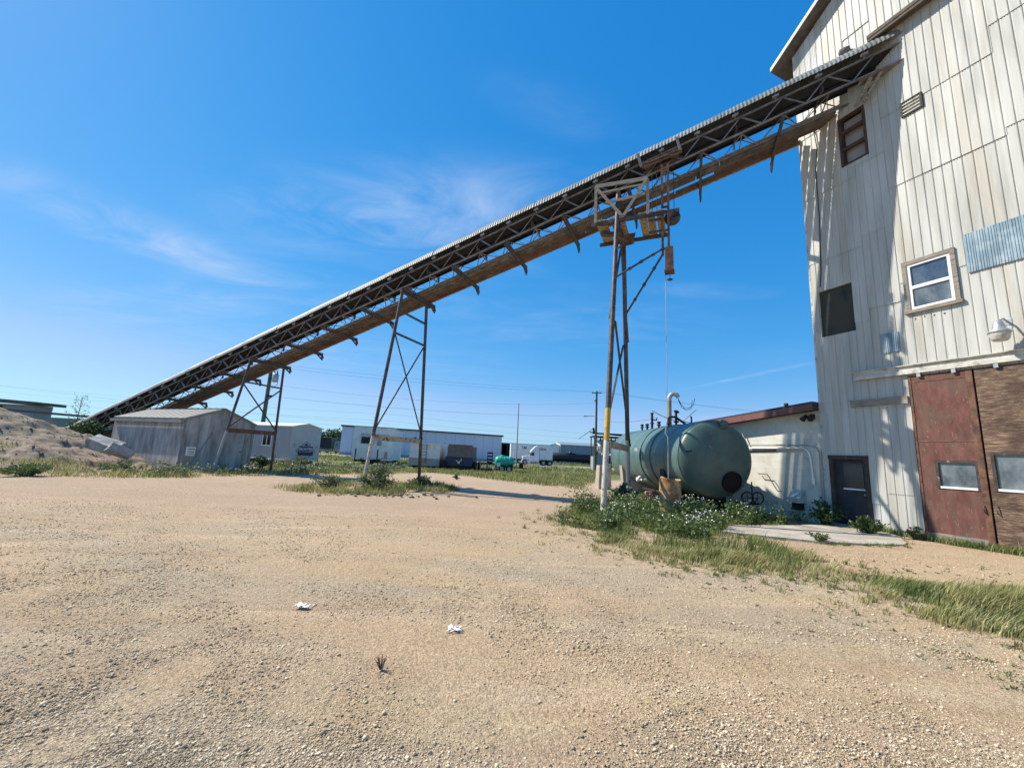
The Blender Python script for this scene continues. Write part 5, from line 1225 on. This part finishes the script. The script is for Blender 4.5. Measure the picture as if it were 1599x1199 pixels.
def line(a,c,s,r=.009,lab=LB):
    b=MB(); b.tube(sag(a,c,s),r,5,False); tag(b.build('power_line',M['wire'],None,recalc=False),lab,'power line','overhead power lines')
line((-26.5,44.8,6.65),(11.3,54,7.25),.55,.012)
line((-26.9,45,10.3),(10.78,54,10.55),.35); line((-26.9,45,10.0),(11.9,54,10.55),.6)
line((-26.9,45,8.0),(11.3,54,9.0),.9)
for k,(za,zb) in enumerate(((11.8,9.2),(10.4,8.2),(8.9,7.2))):
    line((-150,92,za+1.2),(-26,92+k,za-2.6),1.0,.014); line((-26,92+k,za-2.6),(70,108,zb-.9),1.1,.014)
line((11.9,54,10.5),(75,66,10.6),.9,.011); line((11.36,54,10.7),(75,66,9.8),.9,.011); line((11.33,54,7.2),(6.6,18.3,3.6),.4,.012)
line((-95,70,9.3),(-27,92,7.0),.6,.013); 

# ------------------------------------------------------------------ vegetation
def blades(name, pts, hmin, hmax, m, w=.006, lean=.45, wind=(.25,-.08), parent=None):
    """pts: (n,3) base points; one tapering bent strip for every blade"""
    n=len(pts); pts=np.asarray(pts,float)
    h=rng.uniform(hmin,hmax,n)*rng.uniform(.5,1.0,n)
    if pts.shape[1]>3:
        h=h*pts[:,3]; pts=pts[:,:3]
    tall=rng.uniform(0,1,n)<.03; h=np.where(tall,h*1.55,h); a=rng.uniform(0,2*np.pi,n); ln=rng.uniform(.05,lean,n)*h
    dx=np.cos(a)*ln+wind[0]*h; dy=np.sin(a)*ln+wind[1]*h
    pa=rng.uniform(0,np.pi,n); ww=w*rng.uniform(.6,1.4,n); sx=np.cos(pa)*ww; sy=np.sin(pa)*ww
    V=np.zeros((n,5,3))
    V[:,0]=pts+np.stack([-sx,-sy,np.full(n,-.02)],1); V[:,1]=pts+np.stack([sx,sy,np.full(n,-.02)],1)
    mid=pts+np.stack([dx*.38,dy*.38,h*.58],1); V[:,2]=mid+np.stack([sx*.75,sy*.75,0*sx],1); V[:,3]=mid-np.stack([sx*.75,sy*.75,0*sx],1)
    V[:,4]=pts+np.stack([dx,dy,h*np.sqrt(np.clip(1-(ln/h)**2*.4,.3,1))],1)
    b=np.arange(n)*5
    F=np.stack([b,b+1,b+2,b+3,b+3,b+2,b+4],1).ravel(); C=np.tile([4,3],n)
    return np_mesh(name,V.reshape(-1,3),F,C,m,parent)
def leaves(name, pts, size, m, parent=None, up_bias=.3):
    n=len(pts); pts=np.asarray(pts,float)
    d=rng.normal(size=(n,3)); d[:,2]=np.abs(d[:,2])*.6+up_bias*rng.uniform(0,1,n); d/=np.linalg.norm(d,axis=1)[:,None]
    q=rng.normal(size=(n,3)); s=np.cross(d,q); s/=np.linalg.norm(s,axis=1)[:,None]
    L_=size*rng.uniform(.6,1.5,n)[:,None]; W=L_*.22
    V=np.zeros((n,4,3)); V[:,0]=pts; V[:,1]=pts+d*L_*.5+s*W; V[:,2]=pts+d*L_; V[:,3]=pts+d*L_*.5-s*W
    off=org(parent) if parent is not None else Vector((0,0,0))
    V-=np.array(off)
    F=np.arange(n*4); return np_mesh(name,V.reshape(-1,3),F,np.full(n,4),m,parent)
def discs(name, pts, r, m):
    n=len(pts); pts=np.asarray(pts,float); k=6
    nr=rng.normal(size=(n,3))*.45+np.array([-.35,-.35,.8]); nr/=np.linalg.norm(nr,axis=1)[:,None]
    q=np.tile([1.0,.3,0],(n,1)); s=np.cross(nr,q); s/=np.linalg.norm(s,axis=1)[:,None]; t=np.cross(nr,s)
    rr=r*rng.uniform(.6,1.3,n)
    V=np.zeros((n,k,3))
    for i in range(k):
        a=2*np.pi*i/k; V[:,i]=pts+(s*np.cos(a)+t*np.sin(a))*rr[:,None]
    return np_mesh(name,V.reshape(-1,3),np.arange(n*k),np.full(n,k),m)
def inpoly(x,y,poly):
    c=False; n=len(poly)
    for i in range(n):
        x1,y1=poly[i]; x2,y2=poly[(i+1)%n]
        if (y1>y)!=(y2>y) and x<(x2-x1)*(y-y1)/(y2-y1)+x1: c=not c
    return c
def edge_d(x,y,poly):
    best=9; n=len(poly)
    for i in range(n):
        x1,y1=poly[i]; x2,y2=poly[(i+1)%n]; vx,vy=x2-x1,y2-y1; t=max(0,min(1,((x-x1)*vx+(y-y1)*vy)/(vx*vx+vy*vy)))
        best=min(best,math.hypot(x-x1-t*vx,y-y1-t*vy))
    return best
def scatter(poly,n,clump=.5,scale=1.2,seed=0,soft=.5,zf=None,avoid=None):
    xs=[p[0] for p in poly]; ys=[p[1] for p in poly]; out=[]; tries=0
    while len(out)<n and tries<n*30:
        tries+=1
        x=random.uniform(min(xs),max(xs)); y=random.uniform(min(ys),max(ys))
        if not inpoly(x,y,poly): continue
        d=edge_d(x,y,poly)+noise.noise((x*1.3,y*1.3,seed+9))*.35
        if d<soft and random.random()>max(0,d)/soft: continue
        v=noise.fractal((x*scale,y*scale,seed),1.0,2.0,3)
        if v<(clump-.5)*1.2+random.uniform(-.25,.25): continue
        if avoid and avoid(x,y): continue
        out.append((x,y,(zf or gz)(x,y),min(1.0,.38+.7*max(0,d))*(.78+.75*noise.noise((x*1.15,y*1.15,seed+30)))))
    return np.array(out)
def stuff(o,label,cat): tag(o,label,cat,kind='stuff'); return o
def solid(x,y):
    p=Vector((x,y,0))-P0; o_=p.dot(NN)
    if o_<.02: return True
    q=Vector((x-TO.x,y-TO.y,0)); a=q.dot(AX); 
    if inpoly(x,y,ring) and random.random()<.93: return True
    return False
# right hand weeds in front of the tank
pc=[(1.15,12.9),(.95,11.0),(1.35,9.4),(2.0,8.15),(2.85,7.1),(3.7,6.65),(4.35,6.45),(5.6,7.1),(6.1,8.6),(6.3,9.6),(5.9,10.4),(6.6,11.6),(8.6,12.3),(10.0,12.95),(9.8,13.6),(8.2,16.5),(6.0,22.5),(4.7,20),(3.6,16.5),(2.2,14.2)]
stuff(blades('weed_grass',scatter(pc,24000,.50,1.1,1,.6,avoid=solid),.10,.40,M['grass'],.0065),'long green grass and weeds growing around the painted support leg and tank','grass')
pe=[(1.6,9.2),(2.1,8.0),(2.9,7.05),(3.7,6.55),(4.5,6.4),(5.7,7.0),(6.1,8.4),(5.0,8.8),(3.8,8.4),(2.6,9.4)]
stuff(blades('grass_fringe',scatter(pe,7500,.55,1.6,4,.5,avoid=solid),.08,.34,M['grass_dry'],.006,wind=(.5,-.2)),'drying yellow green grass along the gravel edge of the weed patch','grass')
pw_=[(1.4,12.6),(1.2,10.8),(1.8,9.5),(3.0,9.3),(4.4,9.4),(5.2,10.2),(5.9,10.6),(6.5,11.7),(8.4,12.4),(9.7,13.0),(8.2,14.6),(6.2,13.0),(5.2,13.6),(4.6,17),(3.6,15.8),(2.4,13.8)]
wp_=scatter(pw_,1250,.50,.8,7,.4,avoid=solid)
lv=[];fl2=[];stm=[]
for (x,y,z,_) in wp_:
    h=random.uniform(.22,.62)*(1.15 if y>11.5 else .85)
    ax,ay=random.uniform(-.14,.16),random.uniform(-.12,.1)
    stm.append((x,y,z))
    for k in range(15):
        t=random.random(); lv.append((x+ax*t+random.gauss(0,.055),y+ay*t+random.gauss(0,.055),z+h*t*.92))
    if random.random()<.38 and noise.noise((x*.9,y*.9,40))>-.08:
        for k in range(random.choice((1,2,3,5))): fl2.append((x+ax+random.gauss(0,.075),y+ay+random.gauss(0,.075),z+h+random.uniform(-.07,.06)))
stuff(leaves('weed_leaves',lv,.085,M['leaf_mid']),'leafy green flowering weeds below the tank and beside the barrel','weeds')
stuff(blades('weed_stems',np.repeat(np.array(stm),2,0),.25,.6,M['grass'],.004,.25),'thin upright weed stems below the tank','weeds')
stuff(discs('weed_flowers',fl2,.0145,M['flower']),'small white daisy flowers over the weeds in front of the tank','flowers')
# near right grass
pd=[(5.05,6.15),(4.85,5.45),(4.95,4.9),(5.5,4.45),(6.6,4.2),(8.6,4.9),(8.8,6.2),(7.6,6.65),(6.7,6.6),(5.9,6.85)]
stuff(blades('near_grass',scatter(pd,19000,.53,1.5,3,.7),.10,.38,M['grass'],.005,wind=(.42,-.18)),'thick windswept green grass at the right edge of the gravel','grass')
stuff(blades('near_dry_grass',scatter(pd,13000,.50,1.9,5,.5),.14,.44,M['grass_dry'],.0045,wind=(.52,-.22)),'pale seeding grass heads mixed into the right hand grass','grass')
# wall foot weeds
pb=[(11.1,10.9),(10.35,9.1),(9.6,7.2),(9.35,7.2),(10.1,9.2),(10.9,11.1)]
q=[]
while len(q)<3800:
    u=random.uniform(-3.6,1.0); o_=abs(random.gauss(0,.13))+.07
    if noise.noise((u*1.7,0,4))<-.15+random.uniform(-.2,.2): continue
    p=WF@Vector((u,o_,0)); q.append((p.x,p.y,gz(p.x,p.y)))
stuff(blades('wall_foot_grass',q,.08,.26,M['grass'],.006),'short weeds along the foot of the white building and its red doors','grass')
def tufts(name,poly,n,m,lab,hm=.16,seed=0,spread=.5):
    P=[]
    for k in range(n):
        i=random.randrange(len(poly)); a=Vector((*poly[i],0)); c=Vector((*poly[(i+1)%len(poly)],0)); q=a.lerp(c,random.random())
        x,y=q.x+random.gauss(0,spread),q.y+random.gauss(0,spread*.8)
        if solid(x,y): continue
        s_=random.uniform(.02,.07); hh=random.uniform(.35,1.1)
        for j in range(random.randint(10,34)): P.append((x+random.gauss(0,s_),y+random.gauss(0,s_),gz(x,y),hh))
    stuff(blades(name,np.array(P),hm*.5,hm,m,.005,.9,(.2,-.08)),lab,'grass')
tufts('edge_tufts',pd,80,M['grass_dry'],'small straw coloured tufts around the right hand grass',.17,0,.28)
tufts('edge_green_tufts',pe,85,M['grass'],'small green tufts straying from the weed patch onto the gravel',.15,0,.28)
tufts('pad_tufts',ring[:6],110,M['grass'],'short grass growing along the broken edge of the concrete pad',.14,0,.12)
tufts('weed_edge_tufts',pc[:8],120,M['grass_dry'],'dry tufts along the gravel side of the weed patch',.18)
# sparse sprigs on the gravel
sp=[]
for (cx,cy,n_,r_) in ((5.2,6.7,260,.6),(4.2,6.3,240,.5),(6.6,7.4,200,.8),(7.4,7.6,120,.8),(3.5,6.3,160,.5),(4.0,5.0,130,.5),(4.6,4.3,90,.4),(3.0,6.9,120,.4),(2.2,7.6,90,.3),(1.2,9.2,110,.4),(.6,8.2,40,.5),(4.4,3.8,60,.3)):
    for k in range(n_//6):
        x,y=cx+random.gauss(0,r_),cy+random.gauss(0,r_*.6)
        for j in range(9): sp.append((x+random.gauss(0,.018),y+random.gauss(0,.018),gz(x,y)))
stuff(leaves('gravel_sprigs',sp,.030,M['leaf_grey']),'tiny grey green sprigs scattered over the gravel on the right','weeds')
# weeds round the middle support
pB=[(-9.0,15.8),(-7.6,14.6),(-6.0,13.9),(-4.2,14.4),(-2.4,15.6),(-1.9,17.2),(-2.2,20.5),(-3.4,21.8),(-5.4,20.2),(-6.9,19.6),(-8.2,17.4)]
stuff(blades('support_grass',scatter(pB,8000,.56,.7,12,1.0),.08,.36,M['grass_dry'],.009),'dry yellow green grass around the feet of the middle support','grass')
stuff(blades('support_weeds',scatter(pB,4500,.62,.7,15,1.0),.12,.46,M['grass'],.010),'green weeds around the feet of the middle support','weeds')
# strip by the shed and cabin
pA=[(-16.3,15.2),(-14.5,15.6),(-13.3,17.6),(-12.6,20.4),(-11.0,22.0),(-9.5,24.0),(-6.8,28.6),(-5,33),(-8,36),(-16,33),(-17.5,28),(-14.6,24.2),(-16.2,21.0),(-17.5,19.4),(-17.3,17)]
def av(x,y):
    p=Vector((x,y,0))-PW; s_,w_=p.dot(E_),p.dot(C_)
    return (S0<s_<S1 and WA<w_<WB)
def zmax(x,y): return max(gz(x,y), pile_z(x,y) if (-42<x<-14 and 9.6<y<33) else -9)
stuff(blades('shed_grass',scatter(pA,9000,.50,.6,21,.9,zmax,av),.08,.34,M['grass'],.013),'rough green grass strip in front of shed and site cabin','grass')
stuff(blades('shed_dry_grass',scatter(pA,11000,.46,.8,23,.9,zmax,av),.08,.34,M['grass_dry'],.012),'dry grass mixed through the strip in front of the shed','grass')
wl=[];fw_=[]
for (x,y,z,_) in scatter(pA,260,.62,.5,27,.9,zmax,av):
    h=random.uniform(.2,.55)
    for k in range(18): wl.append((x+random.gauss(0,.12),y+random.gauss(0,.12),z+random.uniform(0.05,h)))
    if random.random()<.25:
        for k in range(5): fw_.append((x+random.gauss(0,.13),y+random.gauss(0,.13),z+h))
stuff(leaves('shed_weeds',wl,.13,M['leaf_grey']),'leafy weeds in front of shed and site cabin','weeds')
stuff(discs('shed_flowers',fw_,.03,M['flower']),'small pale flowers over the weeds by the shed','flowers')
# pile vegetation
pP=[(-30,12.5),(-24,11.5),(-17,14),(-15.8,16),(-17,20),(-22,19),(-28,16)]
stuff(blades('pile_grass',scatter(pP,6500,.52,.6,31,.8,zmax),.10,.34,M['grass_dry'],.012),'sparse dry grass on the lower slope of the dirt pile','grass')
# grass strips behind the yard
def farstrip(name,poly,n,seed,hm,m,w,lab,cl=.42): stuff(blades(name,scatter(poly,n,cl,.25,seed,1.0),.15,hm,m,w),lab,'grass')
pE=[(-8,33.5),(-3,29),(2,23.5),(4.6,21),(5.0,25),(9,38),(11,46),(4,48),(-4,46),(-9,40)]
farstrip('back_grass',pE,15000,41,.40,M['grass'],.018,'green grass strip behind the gravel yard near the parked trailers',.36)
farstrip('back_dry_grass',pE,12000,43,.36,M['grass_dry'],.016,'pale dry grass strip behind the gravel yard',.38)
pF=[(-40,46),(-12,46),(4,48),(14,48),(22,62),(22,70),(-40,64)]
farstrip('field_grass',pF,12000,45,.6,M['grass'],.04,'rough green field beyond the trailers',.36)
farstrip('field_dry_grass',pF,9000,47,.6,M['grass_dry'],.04,'pale field grass beyond the trailers',.40)
pG=[(4,92),(40,92),(60,120),(8,120)]
farstrip('verge_grass',pG,6000,49,.8,M['grass'],.06,'green verge between the road and the railway cars',.3)
# ---- individual plants
def bush(name,label,loc,r,h,n,leafm,size,group=None,cat='plant',stems=15):
    x,y=loc; z=zmax(x,y); t=thing(name,label,cat,(x,y,z),group)
    b=MB(); P=[]
    tips=[]
    for k in range(stems):
        a=random.uniform(0,6.28); rr=random.uniform(.1,1.05)*r
        tip=Vector((x+math.cos(a)*rr,y+math.sin(a)*rr,z+h*random.uniform(.4,1.12)*(1.05-.35*rr/r)))
        md=Vector((x,y,z)).lerp(tip,.5)+Vector((0,0,h*.12))
        b.tube([(x+random.gauss(0,.03),y+random.gauss(0,.03),z-.05),md,tip],[.012*(1+h),.008*(1+h),.003],5); tips.append((md,tip))
    b.build('stem',M['bark'] if h>1.5 else M['leaf_grey'],t)
    for k in range(n):
        md,tip=random.choice(tips); u=random.random()
        p=(Vector((x,y,z)).lerp(md,.3+.7*u) if random.random()<.35 else md.lerp(tip,u))
        P.append((p.x+random.gauss(0,r*.10),p.y+random.gauss(0,r*.10),max(z+.02,p.z+random.gauss(0,h*.06))))
    leaves('foliage',P,size,M[leafm],t)
    return t
bush('weed_bush','bushy bright green weed growing at the foot of the small dark door',(9.85,11.55),.42,.48,900,'leaf_mid',.09)
bush('weed_bush','dark green weed clump in the corner between block annex and white building',(9.75,12.9),.45,.75,700,'leaf_dark',.11)
bush('weed_bush','small weed growing in the joint of the concrete pad',(7.3,9.9),.22,.24,260,'leaf_grey',.06)
bush('weed_bush','grey green weed at the foot of the wall just left of the red door',(10.75,11.15),.25,.32,380,'leaf_grey',.08)
bush('weed_bush','tall grey green weed standing before the middle support beam',(-4.95,16.2),.75,1.1,2600,'leaf_grey',.075)
bush('weed_bush','low green weed left of the middle support leg',(-6.9,16.6),.8,.55,1600,'leaf_grey',.075)
bush('weed_bush','dark thistle like weed at the far foot of the middle support',(-3.75,18.6),.6,.5,900,'leaf_grey',.09)
bush('weed_bush','lone dark weed tuft on the bare gravel behind the middle support',(-3.05,25.5),.25,.3,150,'leaf_dark',.1)
bush('weed_bush','dark green weed at the far foot of the tallest support',(4.35,15.6),.5,.8,900,'leaf_dark',.13)
bush('weed_bush','broad green weed patch at the front toe of the dirt pile',(-17.1,15.2),.95,.46,2600,'leaf_mid',.075)
bush('weed_bush','dark low weed on the left flank of the dirt pile',(-21.2,16.6),.9,.45,1200,'leaf_grey',.08)
bush('weed_bush','yellow green weed between dirt pile and grey shed',(-17.2,18.6),.9,.45,1300,'leaf_grey',.08)
bush('weed_bush','leafy green weed before the white end wall of the site cabin',(-15.2,30.5),1.1,.7,1500,'leaf_grey',.10)
bush('weed_bush','dark weed standing by the corner between shed and cabin',(-15.6,26.6),.8,.9,1500,'leaf_dark',.10)
bush('shrub','dense green shrub growing at the foot of the conveyor',(-29.9,27.9),1.4,1.0,2200,'leaf_mid',.16,cat='shrub',stems=14)
bush('shrub','dark shrub between conveyor foot and grey shed',(-27.2,27.0),1.5,1.75,3200,'leaf_dark',.15,cat='shrub',stems=16)
bush('shrub','scrubby green shrub behind the left end of the dirt pile',(-36.5,33.5),1.6,1.5,1600,'leaf_mid',.18,cat='shrub',stems=12)
def tree(label,x,y,h,r,n,size,group,trunk=.18):
    t=thing('tree',label,'tree',(x,y,0),group)
    b=MB(); b.tube([(x,y,-.2),(x+.1,y,h*.3),(x-.1,y+.1,h*.65),(x,y,h*.95)],[trunk,trunk*.8,trunk*.45,.03],8)
    cl=[]
    for k in range(9):
        a=k*2.4; z=h*(.3+.6*k/9); rr=r*random.uniform(.45,.8)*(1 if k<6 else .6)
        c=Vector((x+math.cos(a)*rr,y+math.sin(a)*rr,z+h*.10)); b.tube([(x,y,z-h*.1),(x+math.cos(a)*rr*.5,y+math.sin(a)*rr*.5,z),c],[trunk*.35,trunk*.2,.02],6); cl.append((c,r*random.uniform(.35,.55)))
    b.build('trunk',M['bark'],t)
    P=[]
    for k in range(n):
        c,q=random.choice(cl); v=Vector((random.gauss(0,1),random.gauss(0,1),random.gauss(0,.8))).normalized()*q*random.uniform(.5,1.05)
        P.append(tuple(c+v))
    leaves('crown',P,size,M['leaf_dark'],t)
for (x,y,h,r) in ((-57,121,5.0,3.2),(-52.5,123,5.8,3.4),(-48.5,118,4.8,3.0)):
    tree('dark rounded tree in the far clump beyond the dark wagon',x,y,h,r,1600,.6,'far trees behind the wagon')
# bare sapling
sp_=thing('sapling','thin nearly bare sapling standing above the low green building','sapling',(-33.5,32,0))
b=MB(); b.tube([(-33.5,32,0),(-33.45,32,2.6),(-33.4,32,4.5)],[.05,.035,.008],6)
tw=[]
for k in range(22):
    a=k*2.4; z=1.8+k*.11; l=.75*(1-.4*k/22); e=Vector((-33.45+math.cos(a)*l,32+math.sin(a)*l,z+.55)); b.tube([(-33.45,32,z),e],[.012,.004],4); tw.append((Vector((-33.45,32,z)),e))
b.build('trunk',M['bark'],sp_)
leaves('foliage',[tuple(a_.lerp(e_,random.uniform(.4,1))+Vector((random.gauss(0,.06),0,random.gauss(0,.06)))) for a_,e_ in [random.choice(tw) for k in range(170)]],.12,M['leaf_grey'],sp_)
# dark dead stick weed in the gravel
dw=thing('dry_weed','single dark dried weed standing on the near gravel','plant',(-.86,3.35,0))
b=MB(); o_=Vector((-.86,3.35,gz(-.86,3.35)-.01))
for k in range(9):
    a=R(60+k*8); b.tube([o_,o_+Vector((.05*math.cos(a),.02*math.sin(k*2),.07*math.sin(a))),o_+Vector((.085*math.cos(a),.03*math.sin(k*2),.10*math.sin(a)))],[.003,.004,.001],4)
b.build('stalk',M['bark'],dw)

# ------------------------------------------------------------------ rubble, litter, boulders
def chunk(name,label,cat,c,size,m,rot=(0,0,0),seed=0,group=None):
    bm=bmesh.new(); bmesh.ops.create_cube(bm,size=1); bmesh.ops.subdivide_edges(bm,edges=bm.edges,cuts=4,use_grid_fill=True)
    Mx=Matrix.LocRotScale(Vector(c),__import__('mathutils').Euler(rot),Vector(size))
    for v in bm.verts:
        p=v.co.copy(); p+=noise.noise_vector(p*2.3+Vector((seed,0,0)))*.10; v.co=Mx@p
    me=bpy.data.meshes.new(name); bm.to_mesh(me); bm.free(); o=link(name,me,M[m],None); tag(o,label,cat,group); return o
chunk('concrete_slab','tilted broken concrete slab lying at the right edge of the dirt pile','slab',(-19.3,20.0,1.12),(1.15,.9,.42),'shed_wall',(.3,.35,.4),3)
chunk('concrete_slab','smaller broken concrete slab beside the shed wall','slab',(-18.35,19.8,.85),(.95,.75,.36),'shed_wall',(-.2,.4,.9),5)
chunk('plank_end','short pale plank lying on the dirt pile slope','plank',(-16.6,16.6,pile_z(-16.6,16.6)+.06),(.42,.12,.05),'vinyl',(.1,-.3,.4),6)
def litter(label,x,y,s,seed):
    n=7; V=[];F=[]; z=gz(x,y)
    for j in range(n):
        for i in range(n):
            a=(i/(n-1)-.5)*s*1.6; c=(j/(n-1)-.5)*s
            V.append((x+a+noise.noise((i*.7,j*.7,seed))*.03,y+c+noise.noise((i*.7,j*.7,seed+4))*.03,z+.018+abs(noise.noise((i*.55,j*.55,seed+8)))*.05))
    for j in range(n-1):
        for i in range(n-1):
            if noise.noise((i*.6,j*.6,seed+12))<-.28: continue
            q=j*n+i; F.append((q,q+1,q+n+1,q+n))
    b=MB(); b.add(V,F,True); o=b.build('paper_scrap',M['paper'],None); so=o.modifiers.new('thick','SOLIDIFY'); so.thickness=.003; tag(o,label,'litter')
litter('crumpled white paper scrap on the grey gravel, left one of two',-1.98,4.46,.09,1)
litter('folded white paper scrap on gravel, the one nearer the middle',-.40,4.05,.08,6)
b=MB(); b.bar((-2.1,16.3,.05),(-1.1,15.6,.06),.10,.05); b.bar((-2.9,16.6,.04),(-2.1,16.25,.05),.12,.04); tag(b.build('loose_plank',M['weathered_wood'],None,bevel=.005),'weathered plank lying on the gravel at the end of the shadow','plank')
rl=[]
for i in range(46):
    a=random.gauss(0,1); x=-4.2+a*1.1; y=14.9+random.gauss(0,.45)+.16*(x+4.2)
    rl.append((x,y,random.uniform(.05,.13)))
V=[];F=[];C=[]
def stones(lst,flat=.6):
    """irregular pebbles: jittered octahedra"""
    base=np.array([(1,0,0),(0,1,0),(-1,0,0),(0,-1,0),(0,0,1),(0,0,-1)],float); tri=np.array([(0,1,4),(1,2,4),(2,3,4),(3,0,4),(1,0,5),(2,1,5),(3,2,5),(0,3,5)])
    n=len(lst); P=np.array(lst); a=rng.uniform(0,6.28,n)
    v=base[None]*(1+rng.uniform(-.35,.35,(n,6,1))); 
    sx=rng.uniform(.7,1.5,(n,1)); v[:,:,0]*=sx; v[:,:,2]*=flat*rng.uniform(.7,1.3,(n,1))
    c,s=np.cos(a)[:,None],np.sin(a)[:,None]; x=v[:,:,0]*c-v[:,:,1]*s; y=v[:,:,0]*s+v[:,:,1]*c
    v=np.stack([x,y,v[:,:,2]],2)*P[:,3][:,None,None]+P[:,None,:3]
    F=(tri[None]+np.arange(n)[:,None,None]*6).ravel(); return v.reshape(-1,3),F,np.full(n*8,3)
M['rubble'] = mat('broken_stone', [(.10,.085,.07),(.19,.16,.135),(.27,.235,.195)], rough=.95, scale=8, island=.5)
v,f,c=stones([(x,y,gz(x,y)+r*.3,r*.75) for x,y,r in rl]); stuff(np_mesh('rubble',v,f,c,M['rubble']),'broken stones strewn before the weeds of the middle support','rubble')
pst=[]
while len(pst)<1500:
    x=random.uniform(-30,-15.5); y=random.uniform(11,24); z=pile_z(x,y)
    if z<.05: continue
    r=.022*math.exp(random.gauss(0,.55)); pst.append((x,y,z+r*.2,min(r,.16)))
v,f,c=stones(pst,.75); stuff(np_mesh('pile_stones',v,f,c,M['dirt']),'loose stones and clods scattered over the dirt pile','stones')
peb=[]
while len(peb)<150000:
    y=2.1/(1-random.random()*.80); 
    if y>11: continue
    x=random.uniform(-1,1)*(1.38*y+.4)
    v=noise.fractal((x*.38-y*.14,y*.75+x*.25,2.0),1.0,2.0,4)
    if v+random.uniform(-.55,.55)<.04: continue
    if inpoly(x,y,pd) or inpoly(x,y,ring): continue
    p=Vector((x,y,0))-P0
    if p.dot(NN)<.1: continue
    r=.0038*math.exp(random.gauss(0,.45))*(.75+.11*y); peb.append((x,y,gz(x,y)+r*.32,min(r,.016)))
v,f,c=stones(peb); stuff(np_mesh('gravel',v,f,c,M['stone']),'loose grey and tan pebbles strewn over the near yard','gravel')
